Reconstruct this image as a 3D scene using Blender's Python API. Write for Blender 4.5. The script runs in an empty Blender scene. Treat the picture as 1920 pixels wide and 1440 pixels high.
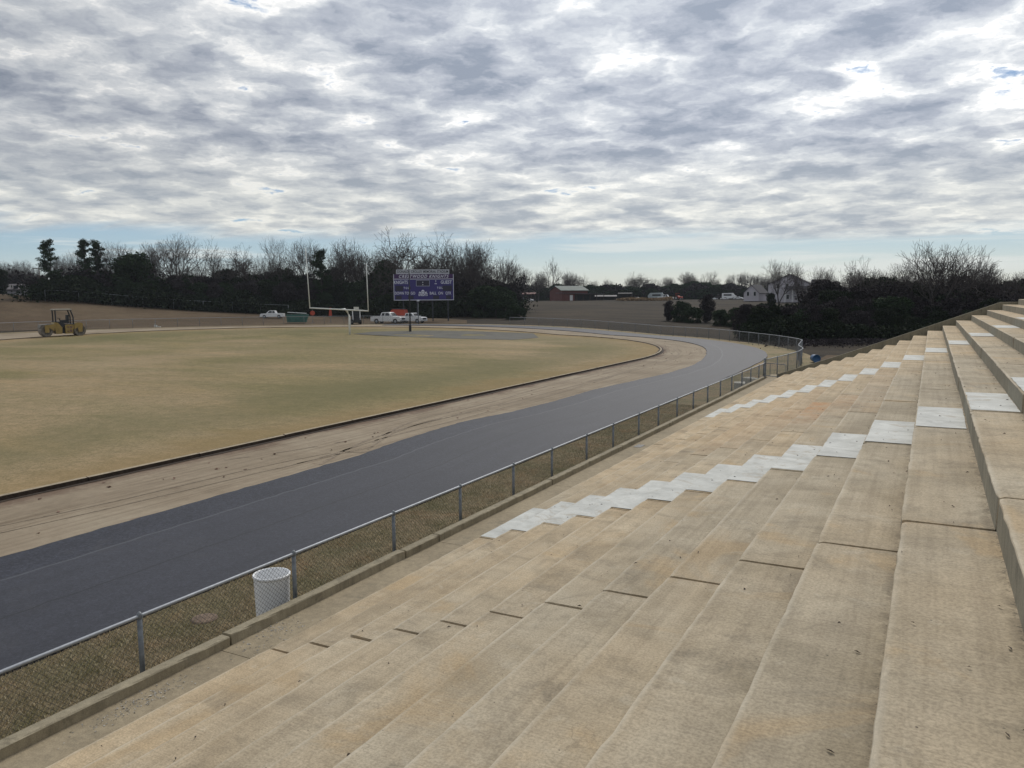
import bpy, math, random
import numpy as np
from mathutils import Vector, Matrix
PI = math.pi
R = math.radians
scene = bpy.context.scene
C = scene.collection
rng = np.random.default_rng(7)
random.seed(11)

# ------------------------------------------------------------------ camera
CAMZ = 4.68
FPX, PITCH, YAW, ROLL = 1490.39, 0.10794, 0.48498, -0.00644
fw = Vector((-math.sin(YAW) * math.cos(PITCH), math.cos(YAW) * math.cos(PITCH), -math.sin(PITCH)))
rt = Vector((math.cos(YAW), math.sin(YAW), 0))
up = rt.cross(fw)
r2 = rt * math.cos(ROLL) + up * math.sin(ROLL)
u2 = -rt * math.sin(ROLL) + up * math.cos(ROLL)
cam_d = bpy.data.cameras.new('camera')
cam = bpy.data.objects.new('camera', cam_d)
C.objects.link(cam)
M = Matrix((r2, u2, -fw)).transposed().to_4x4()
M.translation = Vector((0, 0, CAMZ))
cam.matrix_world = M
cam_d.sensor_width = 36
cam_d.lens = FPX / 1920 * 36
cam_d.clip_start = 0.05
cam_d.clip_end = 9000
scene.camera = cam


def ray(u, v):
    d = r2 * ((u - 960) / FPX) + u2 * ((720 - v) / FPX) + fw
    return d


def bearing(u):
    d = ray(u, 560)
    return math.degrees(math.atan2(d.x, d.y))


# ------------------------------------------------------------------ terrain height
RAMP = [(-180, 131, 172, 0.8), (-110, 131, 172, 5.0), (-75, 131, 172, 6.4), (-60.4, 132, 174, 6.0), (-56.5, 132, 174, 5.3), (-52.9, 131, 172, 3.9), (-49.8, 130, 170, 2.9),
        (-45.5, 130, 168, 2.0), (-40, 132, 180, 1.4), (-34, 134, 200, 1.4), (-30, 128, 235, 2.6), (-27, 120, 245, 3.6), (-20, 112, 245, 3.75),
        (-11.4, 105, 245, 3.7), (-6, 80, 230, 3.0), (5, 70, 230, 3.0), (40, 70, 230, 2.0), (180, 131, 172, .8)]


def g(x, y):
    r = math.hypot(x, y)
    b = math.degrees(math.atan2(x, y))
    z = 0.0
    if b < 0 and r > 100:
        w = min(1, max(0, (-b - 8) / 15))
        z += w * 0.8 * (1 - (1 - min(1, (r - 100) / 22)) ** 1.5)
    for i in range(len(RAMP) - 1):
        if RAMP[i][0] <= b <= RAMP[i + 1][0]:
            a, c = RAMP[i], RAMP[i + 1]
            t = (b - a[0]) / (c[0] - a[0])
            r0 = a[1] + (c[1] - a[1]) * t
            r1 = a[2] + (c[2] - a[2]) * t
            zt = a[3] + (c[3] - a[3]) * t
            if r > r0:
                s = min(1, (r - r0) / (r1 - r0))
                s = s * s * (3 - 2 * s) * .55 + s * .45
                z += (zt - z) * s
            break
    return z


def at(u, v, dz=0.0):
    d = ray(u, v)
    t = 5.0
    p = None
    while t < 700:
        x, y, z = d.x * t, d.y * t, CAMZ + d.z * t
        if z <= g(x, y) + dz:
            break
        t += 0.25
    return x, y


def polar(u, r):
    b = math.radians(bearing(u))
    return r * math.sin(b), r * math.cos(b)


def zpx(u, v, x, y):
    """height of the sight line through (u, v) above the ground plan point x, y"""
    d = ray(u, v)
    return CAMZ + d.z * math.hypot(x, y) / math.hypot(d.x, d.y)


# ------------------------------------------------------------------ materials
def lin(c):
    return tuple(((v / 255) / 12.92 if v / 255 <= .04045 else ((v / 255 + .055) / 1.055) ** 2.4) for v in c)


class NT:
    def __init__(s, name):
        s.m = bpy.data.materials.new(name)
        s.m.use_nodes = True
        s.t = s.m.node_tree
        s.b = s.t.nodes['Principled BSDF']

    def n(s, typ, **kw):
        nd = s.t.nodes.new(typ)
        for k, v in kw.items():
            if k.startswith('i_'):
                nd.inputs[k[2:]].default_value = v
            else:
                setattr(nd, k, v)
        return nd

    def l(s, a, b):
        s.t.links.new(a, b)

    def coord(s, scale=(1, 1, 1), rot=(0, 0, 0)):
        tc = s.n('ShaderNodeTexCoord')
        mp = s.n('ShaderNodeMapping')
        mp.inputs['Scale'].default_value = scale
        mp.inputs['Rotation'].default_value = rot
        s.l(tc.outputs['Object'], mp.inputs['Vector'])
        return mp.outputs['Vector']

    def noise(s, vec, scale, detail=5, rough=.6, dist=0.0):
        nd = s.n('ShaderNodeTexNoise')
        nd.inputs['Scale'].default_value = scale
        nd.inputs['Detail'].default_value = detail
        nd.inputs['Roughness'].default_value = rough
        nd.inputs['Distortion'].default_value = dist
        s.l(vec, nd.inputs['Vector'])
        return nd.outputs['Fac']

    def ramp(s, fac, stops, interp='LINEAR'):
        nd = s.n('ShaderNodeValToRGB')
        nd.color_ramp.interpolation = interp
        el = nd.color_ramp.elements
        while len(el) < len(stops):
            el.new(.5)
        for e, (p, c) in zip(el, stops):
            e.position = p
            e.color = (*c, 1) if len(c) == 3 else c
        s.l(fac, nd.inputs['Fac'])
        return nd.outputs['Color']

    def mix(s, fac, a, b, blend='MIX'):
        nd = s.n('ShaderNodeMix', data_type='RGBA', blend_type=blend)
        for sock, val in ((nd.inputs[0], fac), (nd.inputs[6], a), (nd.inputs[7], b)):
            if isinstance(val, bpy.types.NodeSocket):
                s.l(val, sock)
            elif isinstance(val, (int, float)):
                sock.default_value = val
            else:
                sock.default_value = (*val, 1)
        return nd.outputs[2]

    def math(s, op, a, b=None, c=None, clamp=False):
        nd = s.n('ShaderNodeMath', operation=op)
        nd.use_clamp = clamp
        for i, v in enumerate((a, b, c)):
            if v is None:
                continue
            if isinstance(v, bpy.types.NodeSocket):
                s.l(v, nd.inputs[i])
            else:
                nd.inputs[i].default_value = v
        return nd.outputs[0]

    def step(s, x, a, b):
        nd = s.n('ShaderNodeMapRange')
        nd.interpolation_type = 'SMOOTHSTEP'
        nd.inputs['From Min'].default_value = a
        nd.inputs['From Max'].default_value = b
        s.l(x, nd.inputs['Value'])
        return nd.outputs['Result']

    def attr(s, name):
        nd = s.n('ShaderNodeAttribute')
        nd.attribute_name = name
        return nd.outputs['Fac']

    def bump(s, h, strength, dist):
        nd = s.n('ShaderNodeBump')
        nd.inputs['Strength'].default_value = strength
        nd.inputs['Distance'].default_value = dist
        s.l(h, nd.inputs['Height'])
        s.l(nd.outputs['Normal'], s.b.inputs['Normal'])

    def out(s, col, rough=.85, metal=0.0, spec=None):
        if isinstance(col, bpy.types.NodeSocket):
            s.l(col, s.b.inputs['Base Color'])
        else:
            s.b.inputs['Base Color'].default_value = (*col, 1)
        s.b.inputs['Roughness'].default_value = rough
        s.b.inputs['Metallic'].default_value = metal
        if spec is not None:
            s.b.inputs['Specular IOR Level'].default_value = spec
        return s.m


def simple(name, col, rough=.7, metal=0.0, var=.15, scale=6.0, spec=None):
    t = NT(name)
    f = t.noise(t.coord(), scale, 4)
    a = tuple(c * (1 - var) for c in col)
    b = tuple(min(1, c * (1 + var)) for c in col)
    return t.out(t.ramp(f, [(.3, a), (.7, b)]), rough, metal, spec)


def concrete_mat():
    t = NT('weathered_concrete_tread')
    v = t.coord()
    big = t.noise(v, .16, 4, .55, .4)
    mid = t.noise(v, .9, 6, .62, .3)
    blot = t.noise(v, 2.6, 6, .65, .5)
    fine = t.noise(v, 55, 4, .7)
    grit = t.noise(v, 160, 2, .8)
    tint = t.attr('tint')
    # warm clay-stained colour and grey weathered colour
    warm = t.ramp(mid, [(.32, (.42, .318, .198)), (.5, (.52, .402, .258)), (.68, (.59, .475, .32))])
    grey = t.ramp(mid, [(.3, (.33, .276, .192)), (.52, (.425, .360, .262)), (.72, (.49, .425, .318))])
    sx = t.n('ShaderNodeSeparateXYZ')
    t.l(v, sx.inputs[0])
    # grey slabs close to the middle of the stand, clay-stained elsewhere
    yy = t.step(sx.outputs['Y'], 3.0, 15.0)
    gm = t.math('ADD', t.math('MULTIPLY', big, 1.6), t.math('MULTIPLY', yy, .55))
    gm = t.math('ADD', gm, t.math('MULTIPLY', tint, .14))
    xx = t.step(sx.outputs['X'], 0.5, -4.0)
    gm = t.math('ADD', gm, t.math('MULTIPLY', xx, .35))
    gm = t.step(gm, .78, 1.45)
    col = t.mix(gm, grey, warm)
    # blotches of dirt
    bl = t.step(blot, .50, .70)
    col = t.mix(t.math('MULTIPLY', bl, .33), col, (.20, .17, .12))
    bl2 = t.step(t.noise(v, 1.1, 6, .7, .8), .53, .72)
    col = t.mix(t.math('MULTIPLY', bl2, .42), col, (.13, .115, .09))
    bl3 = t.step(t.noise(v, .55, 5, .65, 1.2), .52, .62)
    col = t.mix(t.math('MULTIPLY', bl3, .16), col, (.20, .165, .12))
    och = t.step(t.noise(v, .8, 5, .6, .7), .55, .68)
    col = t.mix(t.math('MULTIPLY', och, .48), col, (.47, .335, .185))
    li = t.step(t.noise(v, 3.7, 5, .6, .5), .58, .72)
    col = t.mix(t.math('MULTIPLY', li, .25), col, (.60, .54, .43))
    # broom finish streaks across the tread
    vs = t.coord((1.1, 26, 8))
    st = t.noise(vs, 2.2, 4, .7)
    col = t.mix(.55, col, t.ramp(st, [(.32, (.82, .82, .82)), (.68, (1.14, 1.14, 1.14))]), 'MULTIPLY')
    lg = t.noise(t.coord((9, .22, 3)), 1.6, 5, .62, .2)
    col = t.mix(.5, col, t.ramp(lg, [(.32, (.76, .74, .72)), (.5, (1, 1, 1)), (.68, (1.14, 1.14, 1.13))]), 'MULTIPLY')
    col = t.mix(.55, col, t.ramp(fine, [(.36, (.62, .62, .62)), (.60, (1.22, 1.22, 1.22))]), 'MULTIPLY')
    gritc = t.step(grit, .38, .30)
    col = t.mix(t.math('MULTIPLY', gritc, .28), col, (.12, .105, .08))
    # pits
    vor = t.n('ShaderNodeTexVoronoi')
    vor.inputs['Scale'].default_value = 9
    t.l(v, vor.inputs['Vector'])
    pit = t.math('LESS_THAN', vor.outputs['Distance'], .055)
    pit = t.math('MULTIPLY', pit, t.step(t.noise(v, 3, 2), .5, .6))
    col = t.mix(t.math('MULTIPLY', pit, .75), col, (.06, .05, .04))
    # grime where leaves and silt collect at the back, worn pale nosing in front
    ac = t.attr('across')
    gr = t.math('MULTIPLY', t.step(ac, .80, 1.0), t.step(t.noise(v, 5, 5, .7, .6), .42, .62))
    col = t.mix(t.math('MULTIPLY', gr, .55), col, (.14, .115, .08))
    no = t.math('MULTIPLY', t.step(ac, .09, .0), t.math('ADD', t.step(mid, .3, .6), .25))
    col = t.mix(t.math('MULTIPLY', no, .42), col, (.60, .54, .43))
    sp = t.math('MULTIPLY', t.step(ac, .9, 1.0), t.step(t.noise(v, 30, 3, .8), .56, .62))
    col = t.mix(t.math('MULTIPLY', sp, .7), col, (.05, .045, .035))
    # crack lines
    cv = t.n('ShaderNodeTexVoronoi', feature='DISTANCE_TO_EDGE')
    cv.inputs['Scale'].default_value = .33
    wv = t.n('ShaderNodeVectorMath', operation='ADD')
    nn = t.n('ShaderNodeTexNoise')
    nn.inputs['Scale'].default_value = 2.2
    nn.inputs['Detail'].default_value = 6
    t.l(v, nn.inputs['Vector'])
    t.l(v, wv.inputs[0])
    t.l(nn.outputs['Color'], wv.inputs[1])
    t.l(wv.outputs[0], cv.inputs['Vector'])
    ck = t.math('LESS_THAN', cv.outputs['Distance'], .0016)
    ck = t.math('MULTIPLY', ck, t.step(t.noise(v, .7, 2), .5, .56))
    col = t.mix(t.math('MULTIPLY', ck, .22), col, (.10, .085, .065))
    # rust / clay stain on the marked slabs
    ru = t.math('MULTIPLY', t.attr('rust'), t.step(blot, .2, .75))
    col = t.mix(ru, col, (.50, .25, .10))
    h = t.math('ADD', t.math('MULTIPLY', grit, .5), t.math('ADD', fine, t.math('MULTIPLY', st, .8)))
    t.bump(h, .35, .006)
    return t.out(col, .9, 0, .25)


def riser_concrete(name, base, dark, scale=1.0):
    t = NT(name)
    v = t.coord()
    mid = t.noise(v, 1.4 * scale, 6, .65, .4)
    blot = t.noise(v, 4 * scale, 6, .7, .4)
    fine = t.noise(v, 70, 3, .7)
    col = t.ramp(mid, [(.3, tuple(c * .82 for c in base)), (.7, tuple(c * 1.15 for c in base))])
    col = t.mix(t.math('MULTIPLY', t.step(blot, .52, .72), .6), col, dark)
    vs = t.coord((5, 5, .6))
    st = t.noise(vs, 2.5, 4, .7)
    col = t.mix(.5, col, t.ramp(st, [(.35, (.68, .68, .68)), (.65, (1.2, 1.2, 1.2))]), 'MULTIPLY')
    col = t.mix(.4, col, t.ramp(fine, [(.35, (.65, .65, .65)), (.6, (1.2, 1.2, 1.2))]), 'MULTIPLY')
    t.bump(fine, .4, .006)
    return t.out(col, .9, 0, .25)


def white_paint():
    t = NT('worn_white_paint')
    v = t.coord()
    vs = t.coord((1.2, 12, 4))
    st = t.noise(vs, 2.5, 5, .7)
    m = t.noise(v, 2.2, 6, .65, .5)
    col = t.ramp(m, [(.3, (.40, .405, .38)), (.65, (.62, .625, .59))])
    col = t.mix(t.math('MULTIPLY', t.step(st, .52, .7), .5), col, (.42, .41, .36))
    ch = t.math('MAXIMUM', t.step(t.noise(v, 26, 5, .75), .60, .66), t.step(t.noise(v, 1.9, 7, .72, 1.2), .54, .66))
    col = t.mix(t.math('MULTIPLY', ch, .68), col, (.36, .31, .24))
    t.bump(st, .3, .004)
    return t.out(col, .75, 0, .3)


def lawn_mat():
    t = NT('dormant_lawn')
    K_ = 1.07
    v = t.coord()
    a = t.noise(v, .045, 5, .55, .6)
    vs = t.coord((.35, 1, 1), (0, 0, R(-8)))
    b = t.noise(vs, .22, 6, .62, .3)
    c = t.noise(v, 1.6, 6, .7)
    d = t.noise(v, 14, 4, .75)
    col = t.ramp(a, [(p, tuple(q * K_ for q in c)) for p, c in [(.30, (.165, .145, .070)), (.44, (.215, .178, .095)), (.56, (.27, .210, .128)), (.68, (.30, .235, .150))]])
    col = t.mix(.75, col, t.ramp(b, [(.32, (.78, .84, .74)), (.5, (1, 1, 1)), (.68, (1.20, 1.14, 1.08))]), 'MULTIPLY')
    col = t.mix(.7, col, t.ramp(c, [(.3, (.68, .72, .62)), (.7, (1.30, 1.25, 1.2))]), 'MULTIPLY')
    col = t.mix(.6, col, t.ramp(d, [(.36, (.5, .52, .45)), (.62, (1.35, 1.32, 1.3))]), 'MULTIPLY')
    # greener band a few metres inside the kerb, following the track
    k = t.attr('inset')
    k2 = t.math('ADD', k, t.math('MULTIPLY', t.math('SUBTRACT', b, .5), 9))
    gb = t.math('MULTIPLY', t.step(k2, 2.2, 5.2), t.step(k2, 11.5, 7.5))
    col = t.mix(t.math('MULTIPLY', gb, .42), col, (.135, .128, .058))
    eb = t.step(k2, 3.0, .6)
    col = t.mix(t.math('MULTIPLY', eb, .5), col, (.27, .185, .082))
    t.bump(d, .6, .03)
    return t.out(col, .95, 0, .15)


def strip_grass_mat():
    t = NT('rough_dry_grass')
    v = t.coord()
    a = t.noise(v, .35, 4, .6, .5)
    b = t.noise(v, 3.2, 6, .7, .4)
    c = t.noise(v, 22, 5, .8)
    col = t.ramp(a, [(.33, (.20, .18, .10)), (.5, (.29, .24, .15)), (.68, (.34, .25, .16))])
    col = t.mix(.8, col, t.ramp(b, [(.3, (.6, .66, .5)), (.5, (1, 1, 1)), (.72, (1.45, 1.35, 1.25))]), 'MULTIPLY')
    col = t.mix(.85, col, t.ramp(c, [(.3, (.35, .35, .3)), (.5, (1, 1, 1)), (.72, (1.7, 1.6, 1.5))]), 'MULTIPLY')
    t.bump(c, 1.0, .05)
    return t.out(col, .95, 0, .15)


def ground_mat():
    t = NT('winter_field')
    v = t.coord()
    a = t.noise(v, .018, 5, .6, .4)
    vs = t.coord((.25, .8, 1), (0, 0, R(27)))
    b = t.noise(vs, .35, 6, .65, .3)
    c = t.noise(v, .9, 6, .7)
    col = t.ramp(a, [(.35, (.030, .0245, .019)), (.5, (.041, .033, .0245)), (.65, (.056, .044, .031))])
    col = t.mix(.7, col, t.ramp(b, [(.36, (.45, .48, .48)), (.62, (1.5, 1.42, 1.3))]), 'MULTIPLY')
    col = t.mix(.6, col, t.ramp(c, [(.3, (.55, .55, .55)), (.7, (1.35, 1.35, 1.35))]), 'MULTIPLY')
    t.bump(c, .6, .25)
    return t.out(col, .95, 0, .1)


def hill_mat():
    t = NT('dry_embankment_grass')
    v = t.coord()
    a = t.noise(v, .05, 5, .6, .4)
    b = t.noise(v, .5, 6, .65, .3)
    c = t.noise(v, 3, 5, .7)
    col = t.ramp(a, [(.35, (.086, .060, .038)), (.5, (.112, .079, .051)), (.65, (.142, .104, .068))])
    col = t.mix(.6, col, t.ramp(b, [(.3, (.7, .72, .65)), (.7, (1.25, 1.25, 1.2))]), 'MULTIPLY')
    col = t.mix(.5, col, t.ramp(c, [(.3, (.6, .6, .6)), (.7, (1.3, 1.3, 1.3))]), 'MULTIPLY')
    t.bump(c, .5, .1)
    return t.out(col, .95, 0, .1)


def sand_mat():
    t = NT('compacted_sandy_subbase')
    v = t.coord()
    uv = t.n('ShaderNodeUVMap')
    uv.uv_map = 'UVMap'
    mp = t.n('ShaderNodeMapping')
    mp.inputs['Scale'].default_value = (2.0, .05, 1)
    t.l(uv.outputs['UV'], mp.inputs['Vector'])
    lanes = t.noise(mp.outputs[0], 2.4, 6, .65, .25)
    mp2 = t.n('ShaderNodeMapping')
    mp2.inputs['Scale'].default_value = (6.0, .10, 1)
    t.l(uv.outputs['UV'], mp2.inputs['Vector'])
    fine_l = t.noise(mp2.outputs[0], 2.2, 5, .7, .1)
    a = t.noise(v, .3, 5, .6, .5)
    b = t.noise(v, 3.0, 6, .7, .5)
    c = t.noise(v, 30, 4, .75)
    col = t.ramp(a, [(.3, (.25, .200, .140)), (.5, (.315, .255, .183)), (.7, (.36, .30, .22))])
    col = t.mix(.8, col, t.ramp(lanes, [(.32, (.66, .63, .60)), (.5, (1, 1, 1)), (.7, (1.14, 1.15, 1.15))]), 'MULTIPLY')
    col = t.mix(t.math('MULTIPLY', t.step(fine_l, .40, .34), .40), col, (.17, .12, .078))
    col = t.mix(.4, col, t.ramp(b, [(.3, (.7, .68, .66)), (.7, (1.2, 1.2, 1.2))]), 'MULTIPLY')
    col = t.mix(.35, col, t.ramp(c, [(.3, (.7, .7, .7)), (.7, (1.2, 1.2, 1.2))]), 'MULTIPLY')
    # damp red-brown clay along the infield kerb
    sx = t.n('ShaderNodeSeparateXYZ')
    t.l(uv.outputs['UV'], sx.inputs[0])
    e = t.math('ADD', sx.outputs['X'], t.math('MULTIPLY', t.math('SUBTRACT', a, .5), 1.6))
    e = t.math('ADD', e, t.math('MULTIPLY', t.math('SUBTRACT', b, .5), .8))
    col = t.mix(t.math('MULTIPLY', t.step(e, .75, .1), .75), col, (.14, .088, .062))
    cl = t.step(t.noise(v, 1.1, 4, .6, 1.0), .64, .70)
    col = t.mix(t.math('MULTIPLY', cl, .5), col, (.18, .115, .08))
    t.bump(t.math('ADD', c, t.math('MULTIPLY', fine_l, 2)), .5, .02)
    return t.out(col, .92, 0, .2)


def asphalt_mat():
    t = NT('fresh_asphalt')
    v = t.coord()
    uv = t.n('ShaderNodeUVMap')
    uv.uv_map = 'UVMap'
    sx = t.n('ShaderNodeSeparateXYZ')
    t.l(uv.outputs['UV'], sx.inputs[0])
    mp = t.n('ShaderNodeMapping')
    mp.inputs['Scale'].default_value = (1.6, .05, 1)
    t.l(uv.outputs['UV'], mp.inputs['Vector'])
    ln = t.noise(mp.outputs[0], 1.5, 5, .6, .15)
    a = t.noise(v, .5, 5, .6, .4)
    c = t.noise(v, 26, 5, .8)
    d = t.noise(v, 110, 3, .8)
    col = t.ramp(a, [(.3, (.023, .0255, .038)), (.7, (.033, .036, .051))])
    col = t.mix(.7, col, t.ramp(ln, [(.35, (.8, .8, .8)), (.65, (1.22, 1.22, 1.2))]), 'MULTIPLY')
    e = t.noise(v, 9, 6, .8)
    col = t.mix(.9, col, t.ramp(c, [(.38, (.42, .42, .44)), (.5, (1, 1, 1)), (.64, (2.0, 2.0, 1.95))]), 'MULTIPLY')
    col = t.mix(.7, col, t.ramp(e, [(.36, (.6, .6, .62)), (.64, (1.45, 1.45, 1.4))]), 'MULTIPLY')
    du = t.step(t.noise(v, .35, 6, .7, 1.0), .56, .72)
    col = t.mix(t.math('MULTIPLY', du, .20), col, (.10, .095, .09))
    # paver passes: dark butt joint and slightly different mats
    u = sx.outputs['X']
    wob = t.math('MULTIPLY', t.math('SUBTRACT', t.noise(mp.outputs[0], .6, 2), .5), .05)
    u = t.math('ADD', u, wob)
    m1 = t.step(u, 1.25, 1.30)
    col = t.mix(t.math('MULTIPLY', m1, .42), col, (.046, .048, .060))
    s1 = t.math('ABSOLUTE', t.math('SUBTRACT', u, 2.95))
    col = t.mix(t.math('MULTIPLY', t.step(s1, .03, .008), .75), col, (.018, .019, .022))
    s2 = t.math('ABSOLUTE', t.math('SUBTRACT', u, 1.27))
    col = t.mix(t.math('MULTIPLY', t.step(s2, .06, .01), .42), col, (.13, .135, .15))
    t.bump(t.math('ADD', t.math('MULTIPLY', d, .7), c), .5, .006)
    t.m.node_tree.nodes['Principled BSDF'].inputs['IOR'].default_value = 1.5
    return t.out(col, .70, 0, .32)


def foliage_mat(name, cols):
    t = NT(name)
    v = t.coord()
    a = t.noise(v, .8, 3, .6)
    col = t.ramp(a, [(.3, cols[0]), (.7, cols[1])])
    return t.out(col, .9, 0, .1)


MT = dict(
    tread=concrete_mat(),
    kerb=riser_concrete('mossy_kerb_concrete', (.33, .285, .20), (.15, .13, .09)),
    endwall=riser_concrete('end_wall_concrete', (.24, .215, .155), (.10, .09, .065)),
    walk=None, shaded_riser=riser_concrete('riser_concrete', (.27, .25, .195), (.15, .14, .11)), kerb2=riser_concrete('pale_kerb_top', (.40, .33, .235), (.14, .11, .08)),  # risers darker than the treads: their shade is put into the colour
    white=white_paint(),
    lawn=lawn_mat(), stripg=strip_grass_mat(), ground=ground_mat(), hill=hill_mat(), sand=sand_mat(), asphalt=asphalt_mat(),
    galv=simple('galvanised_steel', (.36, .38, .41), .6, .45, .15, 20),
    galvd=simple('dull_galvanised_post', (.20, .215, .23), .55, .5, .25, 14),
    wire=simple('chain_wire', (.15, .155, .155), .6, .3, .1, 20),
    barrel=simple('white_plastic', (.86, .87, .88), .45, 0, .06, 8),
    blue=simple('blue_plastic', (.012, .075, .19), .4, 0, .2, 8),
    clay=simple('red_clay', (.20, .12, .085), .95, 0, .3, 5),
    soil_shade=simple('dark_soil_shade', (.045, .03, .02), .98, 0, .4, 8),  # soil tone, also painted as shade on kerb faces and behind joints
    rut=simple('pressed_ruts', (.235, .185, .13), .95, 0, .35, 9),
    rubble=simple('broken_concrete', (.42, .40, .36), .9, 0, .45, 30),
    black=simple('black_steel', (.012, .013, .016), .5, 0, .2, 8),
    rubber=simple('tyre_rubber', (.018, .018, .018), .8, 0, .2, 8),
    glass=simple('dark_window_glass', (.02, .025, .03), .12, 0, .2, 3),
    yellow=simple('machine_yellow', (.30, .205, .055), .5, 0, .2, 3),
    steel=simple('muddy_drum_steel', (.16, .14, .115), .5, .4, .4, 4),
    carwhite=simple('white_car_paint', (.72, .73, .74), .3, 0, .04, 3),
    orange=simple('orange_paint', (.40, .055, .025), .5, 0, .15, 3),
    green=simple('green_container_paint', (.02, .11, .085), .55, 0, .25, 2),
    goal=simple('white_goal_paint', (.72, .73, .70), .4, 0, .08, 5),
    purple=simple('purple_board', (.030, .022, .155), .5, 0, .10, 2),
    purpled=simple('dark_purple_band', (.045, .012, .085), .5, 0, .12, 2),
    darkleg=simple('dark_steel_leg', (.035, .037, .05), .7, 0, .2, 3),
    boardgrey=simple('grey_sign_board', (.48, .50, .55), .6, 0, .10, 3),
    letter=simple('white_lettering', (.66, .68, .76), .6, 0, .05, 3),
    letterd=simple('dark_lettering', (.02, .025, .035), .6, 0, .05, 3),
    digit=simple('unlit_digit_window', (.012, .010, .035), .35, 0, .1, 3),
    bark=simple('grey_bark', (.050, .043, .040), .95, 0, .35, 3),
    twig=simple('bare_twigs', (.075, .062, .058), .95, 0, .3, 2),
    pine=foliage_mat('dark_pine_needles', ((.016, .028, .014), (.038, .060, .028))),
    leaf=foliage_mat('dark_evergreen_leaves', ((.010, .017, .009), (.024, .034, .016))),
    brush=foliage_mat('winter_brush', ((.022, .019, .021), (.050, .042, .044))),
    barnred=simple('faded_red_barn', (.115, .038, .033), .8, 0, .2, 1),
    tin=simple('weathered_tin_roof', (.085, .115, .105), .75, 0, .2, .6),
    tingrey=simple('grey_tin_roof', (.10, .09, .095), .75, 0, .2, .6),
    siding=simple('pale_siding', (.46, .44, .48), .8, 0, .08, 1),
    shingle=simple('dark_shingles', (.05, .047, .055), .9, 0, .2, 3),
    trimw=simple('white_trim', (.6, .6, .6), .6, 0, .05, 3),
    wood=simple('weathered_wood_pole', (.07, .055, .045), .9, 0, .3, 4),
    darkshed=simple('dark_shed', (.03, .028, .03), .8, 0, .2, 1),
    hay=simple('dry_hay', (.26, .18, .10), .95, 0, .3, 2),
    signw=simple('white_sign', (.6, .6, .58), .6, 0, .05, 3),
)
MT['walk'] = riser_concrete('walkway_concrete', (.34, .280, .190), (.20, .175, .125), .6)


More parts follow.
